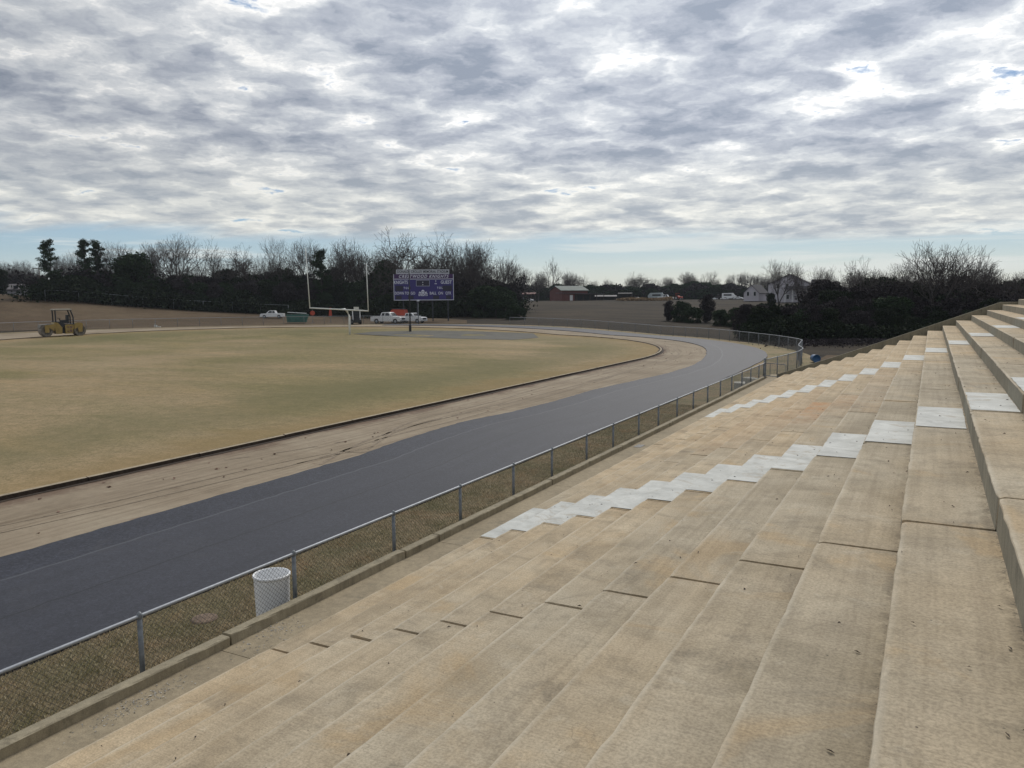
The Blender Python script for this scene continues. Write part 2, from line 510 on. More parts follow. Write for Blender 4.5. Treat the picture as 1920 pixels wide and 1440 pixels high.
# ------------------------------------------------------------------ mesh builder
class MB:
    def __init__(s):
        s.v, s.f, s.mi, s.at = [], [], [], {}

    def add(s, vs, fs, mi=0, **at):
        o = len(s.v)
        s.v += [tuple(p) for p in vs]
        s.f += [tuple(i + o for i in f) for f in fs]
        s.mi += [mi] * len(fs)
        for k, a in at.items():
            l = s.at.setdefault(k, [0.0] * o)
            l += [0.0] * (o - len(l))
            l += list(a) if hasattr(a, '__len__') else [a] * len(vs)
        return o

    def box(s, c, d, rz=0.0, mi=0, **at):
        x, y, z = (q / 2 for q in d)
        cs, sn = math.cos(rz), math.sin(rz)
        vs = [(c[0] + a * x * cs - b * y * sn, c[1] + a * x * sn + b * y * cs, c[2] + e * z)
              for a, b, e in ((-1, -1, -1), (1, -1, -1), (1, 1, -1), (-1, 1, -1), (-1, -1, 1), (1, -1, 1), (1, 1, 1), (-1, 1, 1))]
        s.add(vs, [(0, 3, 2, 1), (4, 5, 6, 7), (0, 1, 5, 4), (1, 2, 6, 5), (2, 3, 7, 6), (3, 0, 4, 7)], mi, **at)

    def tube(s, pts, r, n=6, mi=0, cap=True):
        pts = [Vector(p) for p in pts]
        rs = r if hasattr(r, '__len__') else [r] * len(pts)
        o = len(s.v)
        vs, fs = [], []
        for i, p in enumerate(pts):
            d = (pts[min(i + 1, len(pts) - 1)] - pts[max(i - 1, 0)]).normalized()
            a = d.orthogonal().normalized() if abs(d.z) > .9 else d.cross(Vector((0, 0, 1))).normalized()
            b = d.cross(a)
            for k in range(n):
                t = 2 * PI * k / n
                vs.append(p + (a * math.cos(t) + b * math.sin(t)) * rs[i])
        for i in range(len(pts) - 1):
            for k in range(n):
                k2 = (k + 1) % n
                fs.append((i * n + k, i * n + k2, (i + 1) * n + k2, (i + 1) * n + k))
        if cap:
            fs.append(tuple(range(n - 1, -1, -1)))
            fs.append(tuple((len(pts) - 1) * n + k for k in range(n)))
        s.add(vs, fs, mi)

    def lathe(s, prof, n=24, c=(0, 0, 0), axis='z', mi=0):
        vs, fs = [], []
        for (r, h) in prof:
            for k in range(n):
                t = 2 * PI * k / n
                p = (r * math.cos(t), r * math.sin(t), h)
                if axis == 'y':
                    p = (p[0], p[2], p[1])
                elif axis == 'x':
                    p = (p[2], p[0], p[1])
                vs.append((p[0] + c[0], p[1] + c[1], p[2] + c[2]))
        for i in range(len(prof) - 1):
            for k in range(n):
                k2 = (k + 1) % n
                fs.append((i * n + k, i * n + k2, (i + 1) * n + k2, (i + 1) * n + k))
        s.add(vs, fs, mi)

    def prism(s, poly, y0, y1, mi=0):
        """polygon in xz extruded along y"""
        n = len(poly)
        vs = [(x, y0, z) for x, z in poly] + [(x, y1, z) for x, z in poly]
        fs = [tuple(range(n)), tuple(range(2 * n - 1, n - 1, -1))]
        for k in range(n):
            k2 = (k + 1) % n
            fs.append((k, k + n, k2 + n, k2))
        s.add(vs, fs, mi)

    def build(s, name, mats, parent=None, smooth=False, uv=None):
        me = bpy.data.meshes.new(name)
        me.from_pydata(s.v, [], s.f)
        for m in (mats if isinstance(mats, (list, tuple)) else [mats]):
            me.materials.append(m)
        if max(s.mi, default=0) > 0:
            me.polygons.foreach_set('material_index', s.mi)
        if smooth:
            me.polygons.foreach_set('use_smooth', [True] * len(me.polygons))
        for k, a in s.at.items():
            a = a + [0.0] * (len(s.v) - len(a))
            me.attributes.new(k, 'FLOAT', 'POINT').data.foreach_set('value', a)
        if uv is not None:
            l = me.uv_layers.new(name='UVMap')
            idx = np.zeros(len(me.loops), dtype=np.int32)
            me.loops.foreach_get('vertex_index', idx)
            l.data.foreach_set('uv', np.array(uv, dtype=np.float32)[idx].ravel())
        me.update()
        ob = bpy.data.objects.new(name, me)
        C.objects.link(ob)
        if parent is not None:
            ob.parent = parent
        return ob


def tag(o, label=None, cat=None, group=None, kind=None):
    if label:
        o['label'] = label
    if cat:
        o['category'] = cat
    if group:
        o['group'] = group
    if kind:
        o['kind'] = kind
    return o


def empty(name, loc, label, cat, group=None, rz=0.0):
    o = bpy.data.objects.new(name, None)
    C.objects.link(o)
    o.location = loc
    o.rotation_euler = (0, 0, rz)
    o.empty_display_size = .3
    return tag(o, label, cat, group)


def copy_tree(o, parent=None):
    c = o.copy()
    C.objects.link(c)
    if parent is not None:
        c.parent = parent
    for ch in list(o.children):
        copy_tree(ch, c)
    return c


# ------------------------------------------------------------------ world
SUN_EL, SUN_AZ = 40.0, -9.0          # azimuth from +Y, negative towards -X
w = bpy.data.worlds.new('World')
scene.world = w
w.use_nodes = True
w.cycles.sampling_method = 'MANUAL'
w.cycles.sample_map_resolution = 256
wt = w.node_tree
for n_ in list(wt.nodes):
    wt.nodes.remove(n_)


class WT(NT):
    def __init__(s, tree):
        s.t = tree


W = WT(wt)
tc = W.n('ShaderNodeTexCoord')
gen = tc.outputs['Generated']
sky = W.n('ShaderNodeTexSky')
sky.sky_type = 'NISHITA'
sky.sun_disc = False
sky.sun_elevation = R(SUN_EL)
sky.sun_rotation = R(SUN_AZ)
sky.air_density = 1.0
sky.dust_density = .6
sx = W.n('ShaderNodeSeparateXYZ')
W.l(gen, sx.inputs[0])
zc = W.math('MAXIMUM', sx.outputs['Z'], .012)
zc2 = W.math('ADD', zc, .12)
px = W.math('DIVIDE', sx.outputs['X'], zc2)
py = W.math('DIVIDE', sx.outputs['Y'], zc2)
cv = W.n('ShaderNodeCombineXYZ')
W.l(px, cv.inputs[0])
W.l(py, cv.inputs[1])
P = cv.outputs[0]


def wmap(scale, loc=(0, 0, 0), rz=0.0):
    mp = W.n('ShaderNodeMapping')
    mp.inputs['Scale'].default_value = scale
    mp.inputs['Location'].default_value = loc
    mp.inputs['Rotation'].default_value = (0, 0, rz)
    W.l(P, mp.inputs['Vector'])
    return mp.outputs[0]


YR = YAW
vc = wmap((2.3, 2.3, 1), (4.1, 7.7, 0), -YR)
nz = W.n('ShaderNodeTexNoise')
nz.inputs['Scale'].default_value = 2.6
nz.inputs['Detail'].default_value = 7
nz.inputs['Roughness'].default_value = .6
W.l(vc, nz.inputs['Vector'])
dn = W.n('ShaderNodeVectorMath', operation='MULTIPLY_ADD')
W.l(nz.outputs['Color'], dn.inputs[0])
dn.inputs[1].default_value = (.55, .55, .55)
W.l(vc, dn.inputs[2])
cell = W.noise(dn.outputs[0], 1.35, 8, .60, 0)
vo = W.n('ShaderNodeTexVoronoi', feature='F1')
vo.inputs['Scale'].default_value = 2.3
W.l(dn.outputs[0], vo.inputs['Vector'])
bil = W.math('SUBTRACT', 1.0, W.math('POWER', vo.outputs['Distance'], 1.6))
bigc = W.noise(vc, .30, 1, .5, 0)
th = W.math('ADD', W.math('MULTIPLY', cell, 1.32), W.math('MULTIPLY', bigc, .50))
th = W.math('ADD', th, W.math('MULTIPLY', bil, .30))
th = W.math('SUBTRACT', th, .665)
CLOUD_RAMP = [(.12, (.46, .51, .58)), (.20, (.74, .735, .72)), (.28, (.55, .565, .58)), (.39, (.415, .44, .475)), (.50, (.32, .345, .395)), (.66, (.21, .24, .295))]
ccol = W.ramp(th, CLOUD_RAMP)
gap = W.step(th, .165, .055)
# light comes through the deck around the hidden sun
sd = Vector((math.sin(R(SUN_AZ)) * math.cos(R(SUN_EL)), math.cos(R(SUN_AZ)) * math.cos(R(SUN_EL)), math.sin(R(SUN_EL))))
dt = W.n('ShaderNodeVectorMath', operation='DOT_PRODUCT')
W.l(gen, dt.inputs[0])
dt.inputs[1].default_value = sd
glow = W.step(dt.outputs['Value'], .62, 1.0)
gf = W.math('ADD', W.math('MULTIPLY', glow, .50), .89)
gcol = W.n('ShaderNodeVectorMath', operation='SCALE')
W.l(ccol, gcol.inputs[0])
W.l(gf, gcol.inputs['Scale'])
ccol = gcol.outputs[0]
# low, distant end of the deck is thin and creamy
low = W.step(sx.outputs['Z'], .20, .09)
ccol = W.mix(W.math('MULTIPLY', low, .62), ccol, W.ramp(th, [(.25, (.68, .68, .62)), (.62, (.40, .435, .46))]))
# clear sky: Nishita at low strength, washed by the milky air near the horizon
sk = W.n('ShaderNodeVectorMath', operation='SCALE')
W.l(sky.outputs[0], sk.inputs[0])
sk.inputs['Scale'].default_value = .055
hz = W.step(sx.outputs['Z'], .10, -.01)
clear = W.mix(.62, sk.outputs[0], W.ramp(sx.outputs['Z'], [(0.0, (.57, .63, .62)), (.025, (.48, .58, .62)), (.055, (.31, .46, .58)), (.14, (.17, .30, .52))]))
col = W.mix(gap, ccol, clear)
# edge of the deck: clear band above the horizon, with a few thin streaks in it
edn = W.noise(wmap((.16, .55, 1), (1.3, 4.1, 0), -YR), 1.2, 6, .6, .3)
side = W.n('ShaderNodeVectorMath', operation='DOT_PRODUCT')
W.l(gen, side.inputs[0])
side.inputs[1].default_value = rt
lift = W.math('MULTIPLY', side.outputs['Value'], .0)
ze = W.math('ADD', sx.outputs['Z'], W.math('MULTIPLY', W.math('SUBTRACT', edn, .5), .085))
ze = W.math('SUBTRACT', ze, lift)
deck = W.step(ze, .066, .086)
stv = W.n('ShaderNodeMapping')
stv.inputs['Scale'].default_value = (3.2, 3.2, 60)
stv.inputs['Location'].default_value = (.4, 1.1, .3)
W.l(gen, stv.inputs['Vector'])
stn = W.step(W.noise(stv.outputs[0], 1.0, 6, .6, .3), .50, .66)
clear2 = W.mix(W.math('MULTIPLY', stn, .65), clear, (.62, .64, .62))
col = W.mix(deck, clear2, col)
# below the horizon
col = W.mix(W.step(sx.outputs['Z'], .0, -.02), col, (.12, .11, .10))
bg = W.n('ShaderNodeBackground')
W.l(col, bg.inputs['Color'])
bg.inputs['Strength'].default_value = 1.0
wo = W.n('ShaderNodeOutputWorld')
W.l(bg.outputs[0], wo.inputs['Surface'])

sl = bpy.data.lights.new('sun', 'SUN')
sl.energy = 1.5
sl.angle = R(16)
sl.color = (1, .95, .86)
so = bpy.data.objects.new('sun', sl)
C.objects.link(so)
so.rotation_euler = (-sd).to_track_quat('-Z', 'Y').to_euler()

# ------------------------------------------------------------------ ground sheets
rings = [0, 20, 40, 60, 75, 88] + list(np.arange(96, 136, 2.0)) + list(np.arange(137, 180, 3.0)) + list(np.arange(182, 262, 8.0)) + [275, 300, 340, 400, 500, 700, 1000, 1600, 2600, 5000]
NA = 240
m = MB()
vs, fs = [], []
for i, r in enumerate(rings):
    for k in range(NA):
        a = 2 * PI * k / NA
        x, y = r * math.sin(a), r * math.cos(a)
        rr = min(r, 600)
        z = g(rr * math.sin(a), rr * math.cos(a)) - .07
        if r > 50:
            z += .10 * math.sin(x * .13 + 1) * math.sin(y * .11) * min(1, max(0, (r - 150) / 40))
        vs.append((x, y, z))
for i in range(len(rings) - 1):
    for k in range(NA):
        k2 = (k + 1) % NA
        fs.append((i * NA + k, i * NA + k2, (i + 1) * NA + k2, (i + 1) * NA + k))
m.add(vs, fs)
tag(m.build('ground', MT['ground'], smooth=True), kind='structure')

CX, CY = -55.9, 57.5


def track_pt(Rr, s):
    """s in metres along a nominal 40.5 m radius oval, 0 at (X, CY); negative = grandstand straight"""
    Ln = PI * 40.5
    if s < 0:
        return CX + Rr, CY + s
    if s <= Ln:
        a = s / 40.5
        return CX + Rr * math.cos(a), CY + Rr * math.sin(a)
    return CX - Rr, CY - (s - Ln)


S0, S1 = -95.0, PI * 40.5 + 95


def strip(name, fin_, fout, dz, mat, nw=4, ds=1.2, s0=S0, s1=S1, thick=0.0, extra=None):
    m = MB()
    vs, uv, fs, ins = [], [], [], []
    ss = np.arange(s0, s1, ds)
    for s in ss:
        a, b = fin_(s), fout(s)
        for k in range(nw + 1):
            t = k / nw
            rr = a + (b - a) * t
            x, y = track_pt(rr, s)
            vs.append((x, y, g(x, y) + dz))
            uv.append((rr - a, s))
        if thick:
            x, y = track_pt(a, s)
            vs.append((x, y, g(x, y) + dz - thick))
            uv.append((0, s))
            x, y = track_pt(b, s)
            vs.append((x, y, g(x, y) + dz - thick))
            uv.append((b - a, s))
    st = nw + 1 + (2 if thick else 0)
    for i in range(len(ss) - 1):
        for k in range(nw):
            fs.append((i * st + k, i * st + k + 1, (i + 1) * st + k + 1, (i + 1) * st + k))
        if thick:
            fs.append((i * st + nw + 1, i * st, (i + 1) * st, (i + 1) * st + nw + 1))
            fs.append((i * st + nw, i * st + nw + 2, (i + 1) * st + nw + 2, (i + 1) * st + nw))
    m.add(vs, fs)
    return m.build(name, mat, uv=uv)


def cat(xs, ys, x):
    return float(np.interp(x, xs, ys))


AI_Y = [-95, -60, -49.4, -43, -39, -36, -32, -29, -25, -20, -15, -10, -4, 0, 4, 9, 13, 20, 26, 35, 60, 90, 130]
AI_R = [41.0, 41.0, 41.0, 40.95, 40.9, 40.5, 40.3, 40.75, 40.95, 40.85, 41.3, 41.7, 41.6, 41.1, 40.6, 40.3, 40.4, 40.8, 41.2, 41.4, 41.4, 41.4, 41.4]


def asp_in(s):
    return cat(AI_Y, AI_R, s) + .012 * math.sin(s * 1.9) + .018 * math.sin(s * 6.3 + 1) + .02 * math.sin(s * 11.7) * math.sin(s * .9)


KERB_R = 36.5


def aout(s):
    return cat([-95, -20, -8, 2, 200], [45.72, 45.72, 45.5, 45.15, 45.1], s) + .02 * math.sin(s * 1.3)


tag(strip('running_track_base', lambda s: KERB_R + .12, lambda s: aout(s) + .5, -.035, MT['sand'], 6), kind='structure')
tag(strip('running_track_asphalt', asp_in, aout, .02, MT['asphalt'], 6, .3, s1=80.0, thick=.05), kind='structure')
# grass between track and fence / grandstand
def gout(s):
    return cat([-95, -14, -6, 2, 8, 16, 26, 40, 200], [48.0, 48.05, 48.6, 48.7, 48.4, 47.6, 46.9, 46.9, 46.9], s)
tag(strip('grass_verge', lambda s: aout(s) + .02, gout, -.012, MT['stripg'], 6), kind='structure')

# infield lawn
m = MB()
vs, fs, ins = [], [], []
ss = list(np.arange(S0, S1, 2.0))
rr_ = [0, 8, 16, 22, 27, 31, 34, 35.2, 36.0, KERB_R - .10]
for s in ss:
    for q in rr_:
        x, y = track_pt(q, s)
        vs.append((x, y, g(x, y) + .03))
        ins.append(KERB_R - q)
n = len(rr_)
for i in range(len(ss) - 1):
    for k in range(n - 1):
        fs.append((i * n + k, i * n + k + 1, (i + 1) * n + k + 1, (i + 1) * n + k))
m.add(vs, fs, 0, inset=ins)
tag(m.build('sports_field', MT['lawn']), kind='structure')

# embankment on the left: its own dry grass sheet
m = MB()
vs, fs = [], []
bs = np.linspace(-110, -31, 90)
rs = np.linspace(0, 1, 16)
for b in bs:
    for t in rs:
        # starts just beyond the track fence
        r0, r1 = 124.0, 186.0
        if b > -40:
            r1 = 186 - (b + 40) * 5.2
        r = r0 + (r1 - r0) * t
        x, y = r * math.sin(R(b)), r * math.cos(R(b))
        vs.append((x, y, g(x, y) - .015))
for i in range(len(bs) - 1):
    for k in range(len(rs) - 1):
        fs.append((i * 16 + k, (i + 1) * 16 + k, (i + 1) * 16 + k + 1, i * 16 + k + 1))
m.add(vs, fs)
tag(m.build('embankment', MT['hill']), kind='structure')
# tan grass patch beyond the end of the stand
m = MB()
vs, fs = [], []
for i in range(25):
    for k in range(15):
        x, y = -8.2 + i * 1.2, 45.6 + k * 1.6
        if i == 0:
            x = -7.3
        vs.append((x, y, g(x, y) - .03))
for i in range(24):
    for k in range(14):
        fs.append((i * 15 + k, (i + 1) * 15 + k, (i + 1) * 15 + k + 1, i * 15 + k + 1))
m.add(vs, fs)
tag(m.build('lawn_beside_stand', MT['hill']), kind='structure')

# dark worn pad behind the goal (high-jump / D-zone surfacing)
pad = [at(660, 627), at(700, 622.5), at(800, 620.5), at(900, 622), at(1000, 626), at(1010, 634), at(960, 638), at(860, 636), at(760, 632)]
m = MB()
cxp = sum(p[0] for p in pad) / len(pad)
cyp = sum(p[1] for p in pad) / len(pad)
vs, fs = [], []
for p in pad:
    for t in (0, .33, .66, 1.0):
        x, y = cxp + (p[0] - cxp) * t, cyp + (p[1] - cyp) * t
        vs.append((x, y, g(x, y) + .05))
for i in range(len(pad)):
    j = (i + 1) % len(pad)
    for k in range(3):
        fs.append((i * 4 + k, i * 4 + k + 1, j * 4 + k + 1, j * 4 + k))
m.add(vs, fs)
tag(m.build('path_pad', simple('old_asphalt_pad', (.085, .080, .064), .9, 0, .3, .5)), kind='structure')

# infield kerb: precast lengths with joints, soil strips each side; shade of trench and kerb faces put into the colour
def inner_kerb():
    k = empty('track_kerb', (track_pt(KERB_R, 0)[0], CY, 0), 'long low concrete kerb separating the dry infield lawn from the sandy track base', 'kerb')
    loc = Vector(k.location)
    Lk = 3.6
    s = S0
    idx = 0
    m = MB()
    while s < S1:
        pts = [s + .02 + (Lk - .04) * t / 3 for t in range(4)]
        vs, fs = [], []
        jz = random.uniform(-.008, .008)
        for q in pts:
            for rr, hz_ in ((KERB_R - .075, -.1), (KERB_R - .075, .085 + jz), (KERB_R + .045, .075 + jz), (KERB_R + .055, -.1)):
                x, y = track_pt(rr, q)
                vs.append((x - loc.x, y - loc.y, g(x, y) + hz_))
        for i in range(3):
            for a in range(3):
                fs.append((i * 4 + a, i * 4 + a + 1, (i + 1) * 4 + a + 1, (i + 1) * 4 + a))
        fs += [(3, 2, 1, 0), (12, 13, 14, 15)]
        m.add(vs, fs)
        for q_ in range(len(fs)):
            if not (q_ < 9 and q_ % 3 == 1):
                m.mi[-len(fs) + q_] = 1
        s += Lk
    m.build('kerb_lengths', [MT['kerb2'], MT['soil_shade']], k)  # side faces take the dark material as painted shade
    for nm, a, b, dz in (('soil_shade_edge', KERB_R - .22, KERB_R - .076, .040), ('soil_shade_edge', KERB_R + .056, KERB_R + .24, -.022)):
        m = MB()
        vs, fs = [], []
        ss = np.arange(S0, S1, .7)
        for q in ss:
            wv = random.uniform(-.05, .06)
            x, y = track_pt(a - (wv if a < KERB_R else 0), q)
            vs.append((x - loc.x, y - loc.y, g(x, y) + dz))
            x, y = track_pt(b + (wv if a > KERB_R else 0), q)
            vs.append((x - loc.x, y - loc.y, g(x, y) + dz))
        for i in range(len(ss) - 1):
            fs.append((2 * i, 2 * i + 1, 2 * i + 3, 2 * i + 2))
        m.add(vs, fs)
        m.build(nm, MT['soil_shade'], k)


inner_kerb()

# tyre ruts pressed in the sand
def rut(px_, wd, dz=-.022, j=.02):
    pts = [Vector(at(u, v)) for u, v in px_]
    # resample
    out = []
    for a, b in zip(pts, pts[1:]):
        n = max(2, int((b - a).length / .6))
        out += [a.lerp(b, t / n) for t in range(n)]
    out.append(pts[-1])
    for _ in range(8):
        out = [out[0]] + [(out[i - 1] + out[i] * 2 + out[i + 1]) / 4 for i in range(1, len(out) - 1)] + [out[-1]]
    return out


rutm = MB()
RUTS = [([(600, 872), (650, 840), (700, 818), (760, 800), (850, 780), (950, 757), (1050, 730), (1120, 712), (1190, 694), (1250, 676), (1275, 664), (1262, 652), (1230, 645)], .13),
        ([(520, 880), (600, 862), (680, 832), (740, 815), (830, 795), (930, 768), (1040, 738), (1150, 705)], .11),
        ([(700, 828), (760, 790), (840, 772), (930, 752), (1030, 722), (1130, 697), (1200, 678), (1228, 664), (1228, 654), (1210, 645)], .14),
        ([(690, 842), (730, 812), (790, 793), (880, 771), (960, 751)], .10),
        ([(1100, 716), (1180, 695), (1240, 672), (1252, 660), (1246, 650), (1225, 643), (1190, 637)], .12),
        ([(1130, 700), (1190, 683), (1235, 664), (1238, 652), (1218, 643), (1170, 635)], .12),
        ([(1225, 646), (1250, 655), (1265, 668)], .12),
        ([(0, 1000), (120, 975), (240, 945), (400, 905), (560, 868), (700, 838)], .07),
        ([(0, 986), (150, 955), (300, 918), (480, 875), (620, 850)], .06),
        ([(420, 862), (520, 850), (600, 838), (660, 824)], .16),
        ([(640, 845), (670, 855), (700, 846), (730, 838)], .12)]
for px_, wd in RUTS:
    pp = rut(px_, wd)
    vs, fs = [], []
    for i, p in enumerate(pp):
        d = (pp[min(i + 1, len(pp) - 1)] - pp[max(i - 1, 0)]).normalized()
        nrm = Vector((-d.y, d.x))
        ww = wd * random.uniform(.45, 1.1) * .5
        for sg in (-1, 1):
            q = p + nrm * sg * ww
            vs.append((q.x, q.y, g(q.x, q.y) - .028))
    for i in range(len(pp) - 1):
        if random.random() < .93:
            fs.append((2 * i, 2 * i + 1, 2 * i + 3, 2 * i + 2))
    rutm.add(vs, fs)
tag(rutm.build('tyre_ruts', MT['rut']), kind='stuff')

# clods of clay dropped on the sand and the lawn
m = MB()
for _ in range(230):
    if random.random() < .7:
        u = random.uniform(0, 1300)
        s = random.uniform(-60, 40)
        rr = random.uniform(KERB_R + .3, 40.0)
        x, y = track_pt(rr, s)
        zz = g(x, y) - .035
    else:
        u, v = random.uniform(690, 860), random.uniform(634, 648)
        x, y = at(u, v)
        zz = g(x, y) + .03
    sz = random.uniform(.02, .07)
    vs = [(x + random.uniform(-1, 1) * sz, y + random.uniform(-1, 1) * sz, zz + random.uniform(-.2, 1) * sz * .8) for _ in range(6)]
    m.add(vs, [(0, 1, 2), (0, 2, 3), (0, 3, 4), (0, 4, 1), (5, 2, 1), (5, 3, 2), (5, 4, 3), (5, 1, 4)])
tag(m.build('clay_clods', MT['clay']), kind='stuff')
# ------------------------------------------------------------------ grandstand
SC = .813
XN = [4.359, 3.59, 2.827, 2.064, 1.295, .596, -.169, -.918, -1.673, -2.421, -3.186, -3.939, -4.689, -5.425, -6.162, -6.899, -7.642, -8.377]
HN = [.267, .575, .883, 1.19, 1.497, 1.807, 2.118, 2.43, 2.736, 3.033, 3.315, 3.584, 3.843, 4.095, 4.345, 4.592, 4.839, 5.085]
XN = [x * SC for x in XN]
ZN = [CAMZ - h * SC for h in HN]
for _ in range(3):                      # three more rows above the last one in view
    XN.insert(0, XN[0] + .625)
    ZN.insert(0, ZN[0] + .25)
NR = len(XN)
JY = [-8.0, -3.1, 1.8, 6.68, 11.63, 16.48, 21.45, 26.25, 31.1, 36.0, 40.3, 44.1]
WALK_Z = CAMZ - 5.33 * SC
stand = empty('grandstand', (0, 18, 0), 'stepped concrete grandstand of tan weathered rows with worn white aisle squares', 'grandstand')
SL = Vector(stand.location)


def slab_profile(xn, xb, zt, zb):
    b = .014
    return [(xn, zb, 0), (xn, zt - b, 0.0), (xn + b * .3, zt - b * .3, 0.0), (xn + b, zt, .02), (xn + .05, zt, .09),
            (xn + (xb - xn) * .3, zt, .3), (xn + (xb - xn) * .6, zt, .6), (xb - .09, zt, .84), (xb - .03, zt, .95), (xb, zt, 1.0), (xb + .06, zt, 1.0), (xb + .06, zb, 1.0)]


for r in range(NR):
    xn, zt = XN[r], ZN[r]
    xb = XN[r - 1] if r > 0 else xn + 1.6
    zb = (ZN[r + 1] if r < NR - 1 else WALK_Z) - .03
    m = MB()
    row_i = r - 9                        # 0 is the row left of the camera
    for j in range(len(JY) - 1):
        y0, y1 = JY[j] + (.024 if j == 3 else .016), JY[j + 1] - (.024 if j == 2 else .016)
        if j == len(JY) - 2:
            y1 = JY[j + 1] - .004
        tint = random.random()
        dz, dx = random.uniform(-.004, .004), random.uniform(-.006, .006)
        ny = max(2, int((y1 - y0) / .14)) if y1 < 22 else max(2, int((y1 - y0) / .5))
        prof = slab_profile(xn, xb, zt, zb)
        n = len(prof)
        vs, fs, ac, ru = [], [], [], []
        for k in range(ny + 1):
            y = y0 + (y1 - y0) * k / ny
            jn = random.gauss(0, .0022)
            chip = random.uniform(.006, .02) if random.random() < .035 else 0
            for q, (x, z, a) in enumerate(prof):
                ex = dx + (jn + chip * (.5 if q == 1 else 1) if q in (1, 2) else 0)
                ez = dz + (random.gauss(0, .0018) if q in (2, 3) else random.gauss(0, .0006)) if q not in (0, 11) else 0
                if chip and q in (2, 3):
                    ez -= chip * .5
                if k in (0, ny) and q in (1, 2, 3):
                    ex += random.uniform(0, .012)
                    ez -= random.uniform(0, .010)
                vs.append((x + ex - SL.x, y - SL.y, z + ez))
                ac.append(a)
                rv = 0.0
                if j == 6 - 1 and row_i in (3, 4, 5):
                    t = (y - y0) / (y1 - y0)
                    rv = {3: .35, 4: .75, 5: .35}[row_i] * min(1, max(0, 1.6 * t - .1))
                elif j in (5, 6) and row_i in (2, 5, 6, 7):
                    rv = .14
                ru.append(rv)
        for k in range(ny):
            for q in range(n - 1):
                fs.append((k * n + q, k * n + q + 1, (k + 1) * n + q + 1, (k + 1) * n + q))
        fs.append(tuple(range(n - 1, -1, -1)))
        fs.append(tuple(ny * n + q for q in range(n)))
        m.add(vs, fs, 0, across=ac, rust=ru, tint=tint)
        for k in range(ny):
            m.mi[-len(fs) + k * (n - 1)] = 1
    row = m.build('seating_row', [MT['tread'], MT['shaded_riser']], stand)
    # painted aisle squares: thin worn paint sheets on the tread
    for (ya, yb) in ((11.69, 13.77), (27.15, 29.45)):
        if r >= NR:
            continue
        pm = MB()
        ys = np.arange(ya, yb + .001, (yb - ya) / 12)
        xs = [xn + .012, xn + .1, (xn + xb) / 2, xb - .1, xb - .012]
        vs, fs = [], []
        for i, y in enumerate(ys):
            for k, x in enumerate(xs):
                ox = random.uniform(-.012, .012) if k in (0, 4) else 0
                oy = random.uniform(-.012, .012) if i in (0, len(ys) - 1) else 0
                vs.append((x + max(ox, 0) * (1 if k == 0 else -1) - SL.x, y + oy - SL.y, zt + .0075))
        for i in range(len(ys) - 1):
            for k in range(4):
                fs.append((i * 5 + k, i * 5 + k + 1, (i + 1) * 5 + k + 1, (i + 1) * 5 + k))
        pm.add(vs, fs)
        pm.build('white_square', MT['white'], row)
# walkway at the foot
m = MB()
for j in range(len(JY) - 1):
    y0, y1 = JY[j] + .006, JY[j + 1] - .006
    m.box(((-7.63 + XN[-1]) / 2 + .04, (y0 + y1) / 2 - SL.y, WALK_Z - .15), (XN[-1] + 7.63 + .08, y1 - y0, .30))
m.box(((-7.63 + XN[-1]) / 2 - .1, 45.0 - SL.y, WALK_Z - .16), (XN[-1] + 7.63 + .1, 1.7, .30))
m.build('walkway', MT['walk'], stand)
# body under the rows
m = MB()
poly = [(XN[-1] + .10, -.2)]
for r in range(NR - 1, -1, -1):
    xb = XN[r - 1] if r > 0 else XN[0] + 1.6
    zz = (ZN[r + 1] if r < NR - 1 else WALK_Z) - .06
    poly += [(XN[r] + .12, max(zz - .35, .02)), (xb + .12, max(zz - .35, .02))]
poly += [(XN[0] + 1.72, -.2)]
poly = [p for i, p in enumerate(poly) if i == 0 or p != poly[i - 1]]
m.prism([(x - SL.x, z) for x, z in poly], -7.95 - SL.y, 44.05 - SL.y)
m.build('substructure', MT['soil_shade'], stand)  # dark colour paints the shade seen down the slab joints
# end wall with sloping coping
m = MB()
prof = [(-7.20, .50), (-4.50, 1.47), (-3.0, 2.03), (-.14, 3.14), (2.86, 4.32), (6.6, 4.34)]
vs, fs = [], []
y0, y1 = 44.10, 44.32
for x, z in prof:
    vs += [(x, y0, -.2), (x, y0, z), (x, y0 + .02, z + .02), (x, y1, z + .02), (x, y1, -.2)]
for i in range(len(prof) - 1):
    for k in range(4):
        fs.append((i * 5 + k, i * 5 + k + 1, (i + 1) * 5 + k + 1, (i + 1) * 5 + k))
fs += [(4, 3, 2, 1, 0), tuple(len(prof) * 5 - 5 + k for k in range(5))]
m.add([(a - SL.x, b - SL.y, c) for a, b, c in vs], fs)
m.build('end_wall', MT['endwall'], stand)
# drain hole and litter marks on walkway
m = MB()
m.box((-7.40 - SL.x, 22.0 - SL.y, WALK_Z + .004), (.22, .45, .006))
m.build('drain', MT['black'], stand)

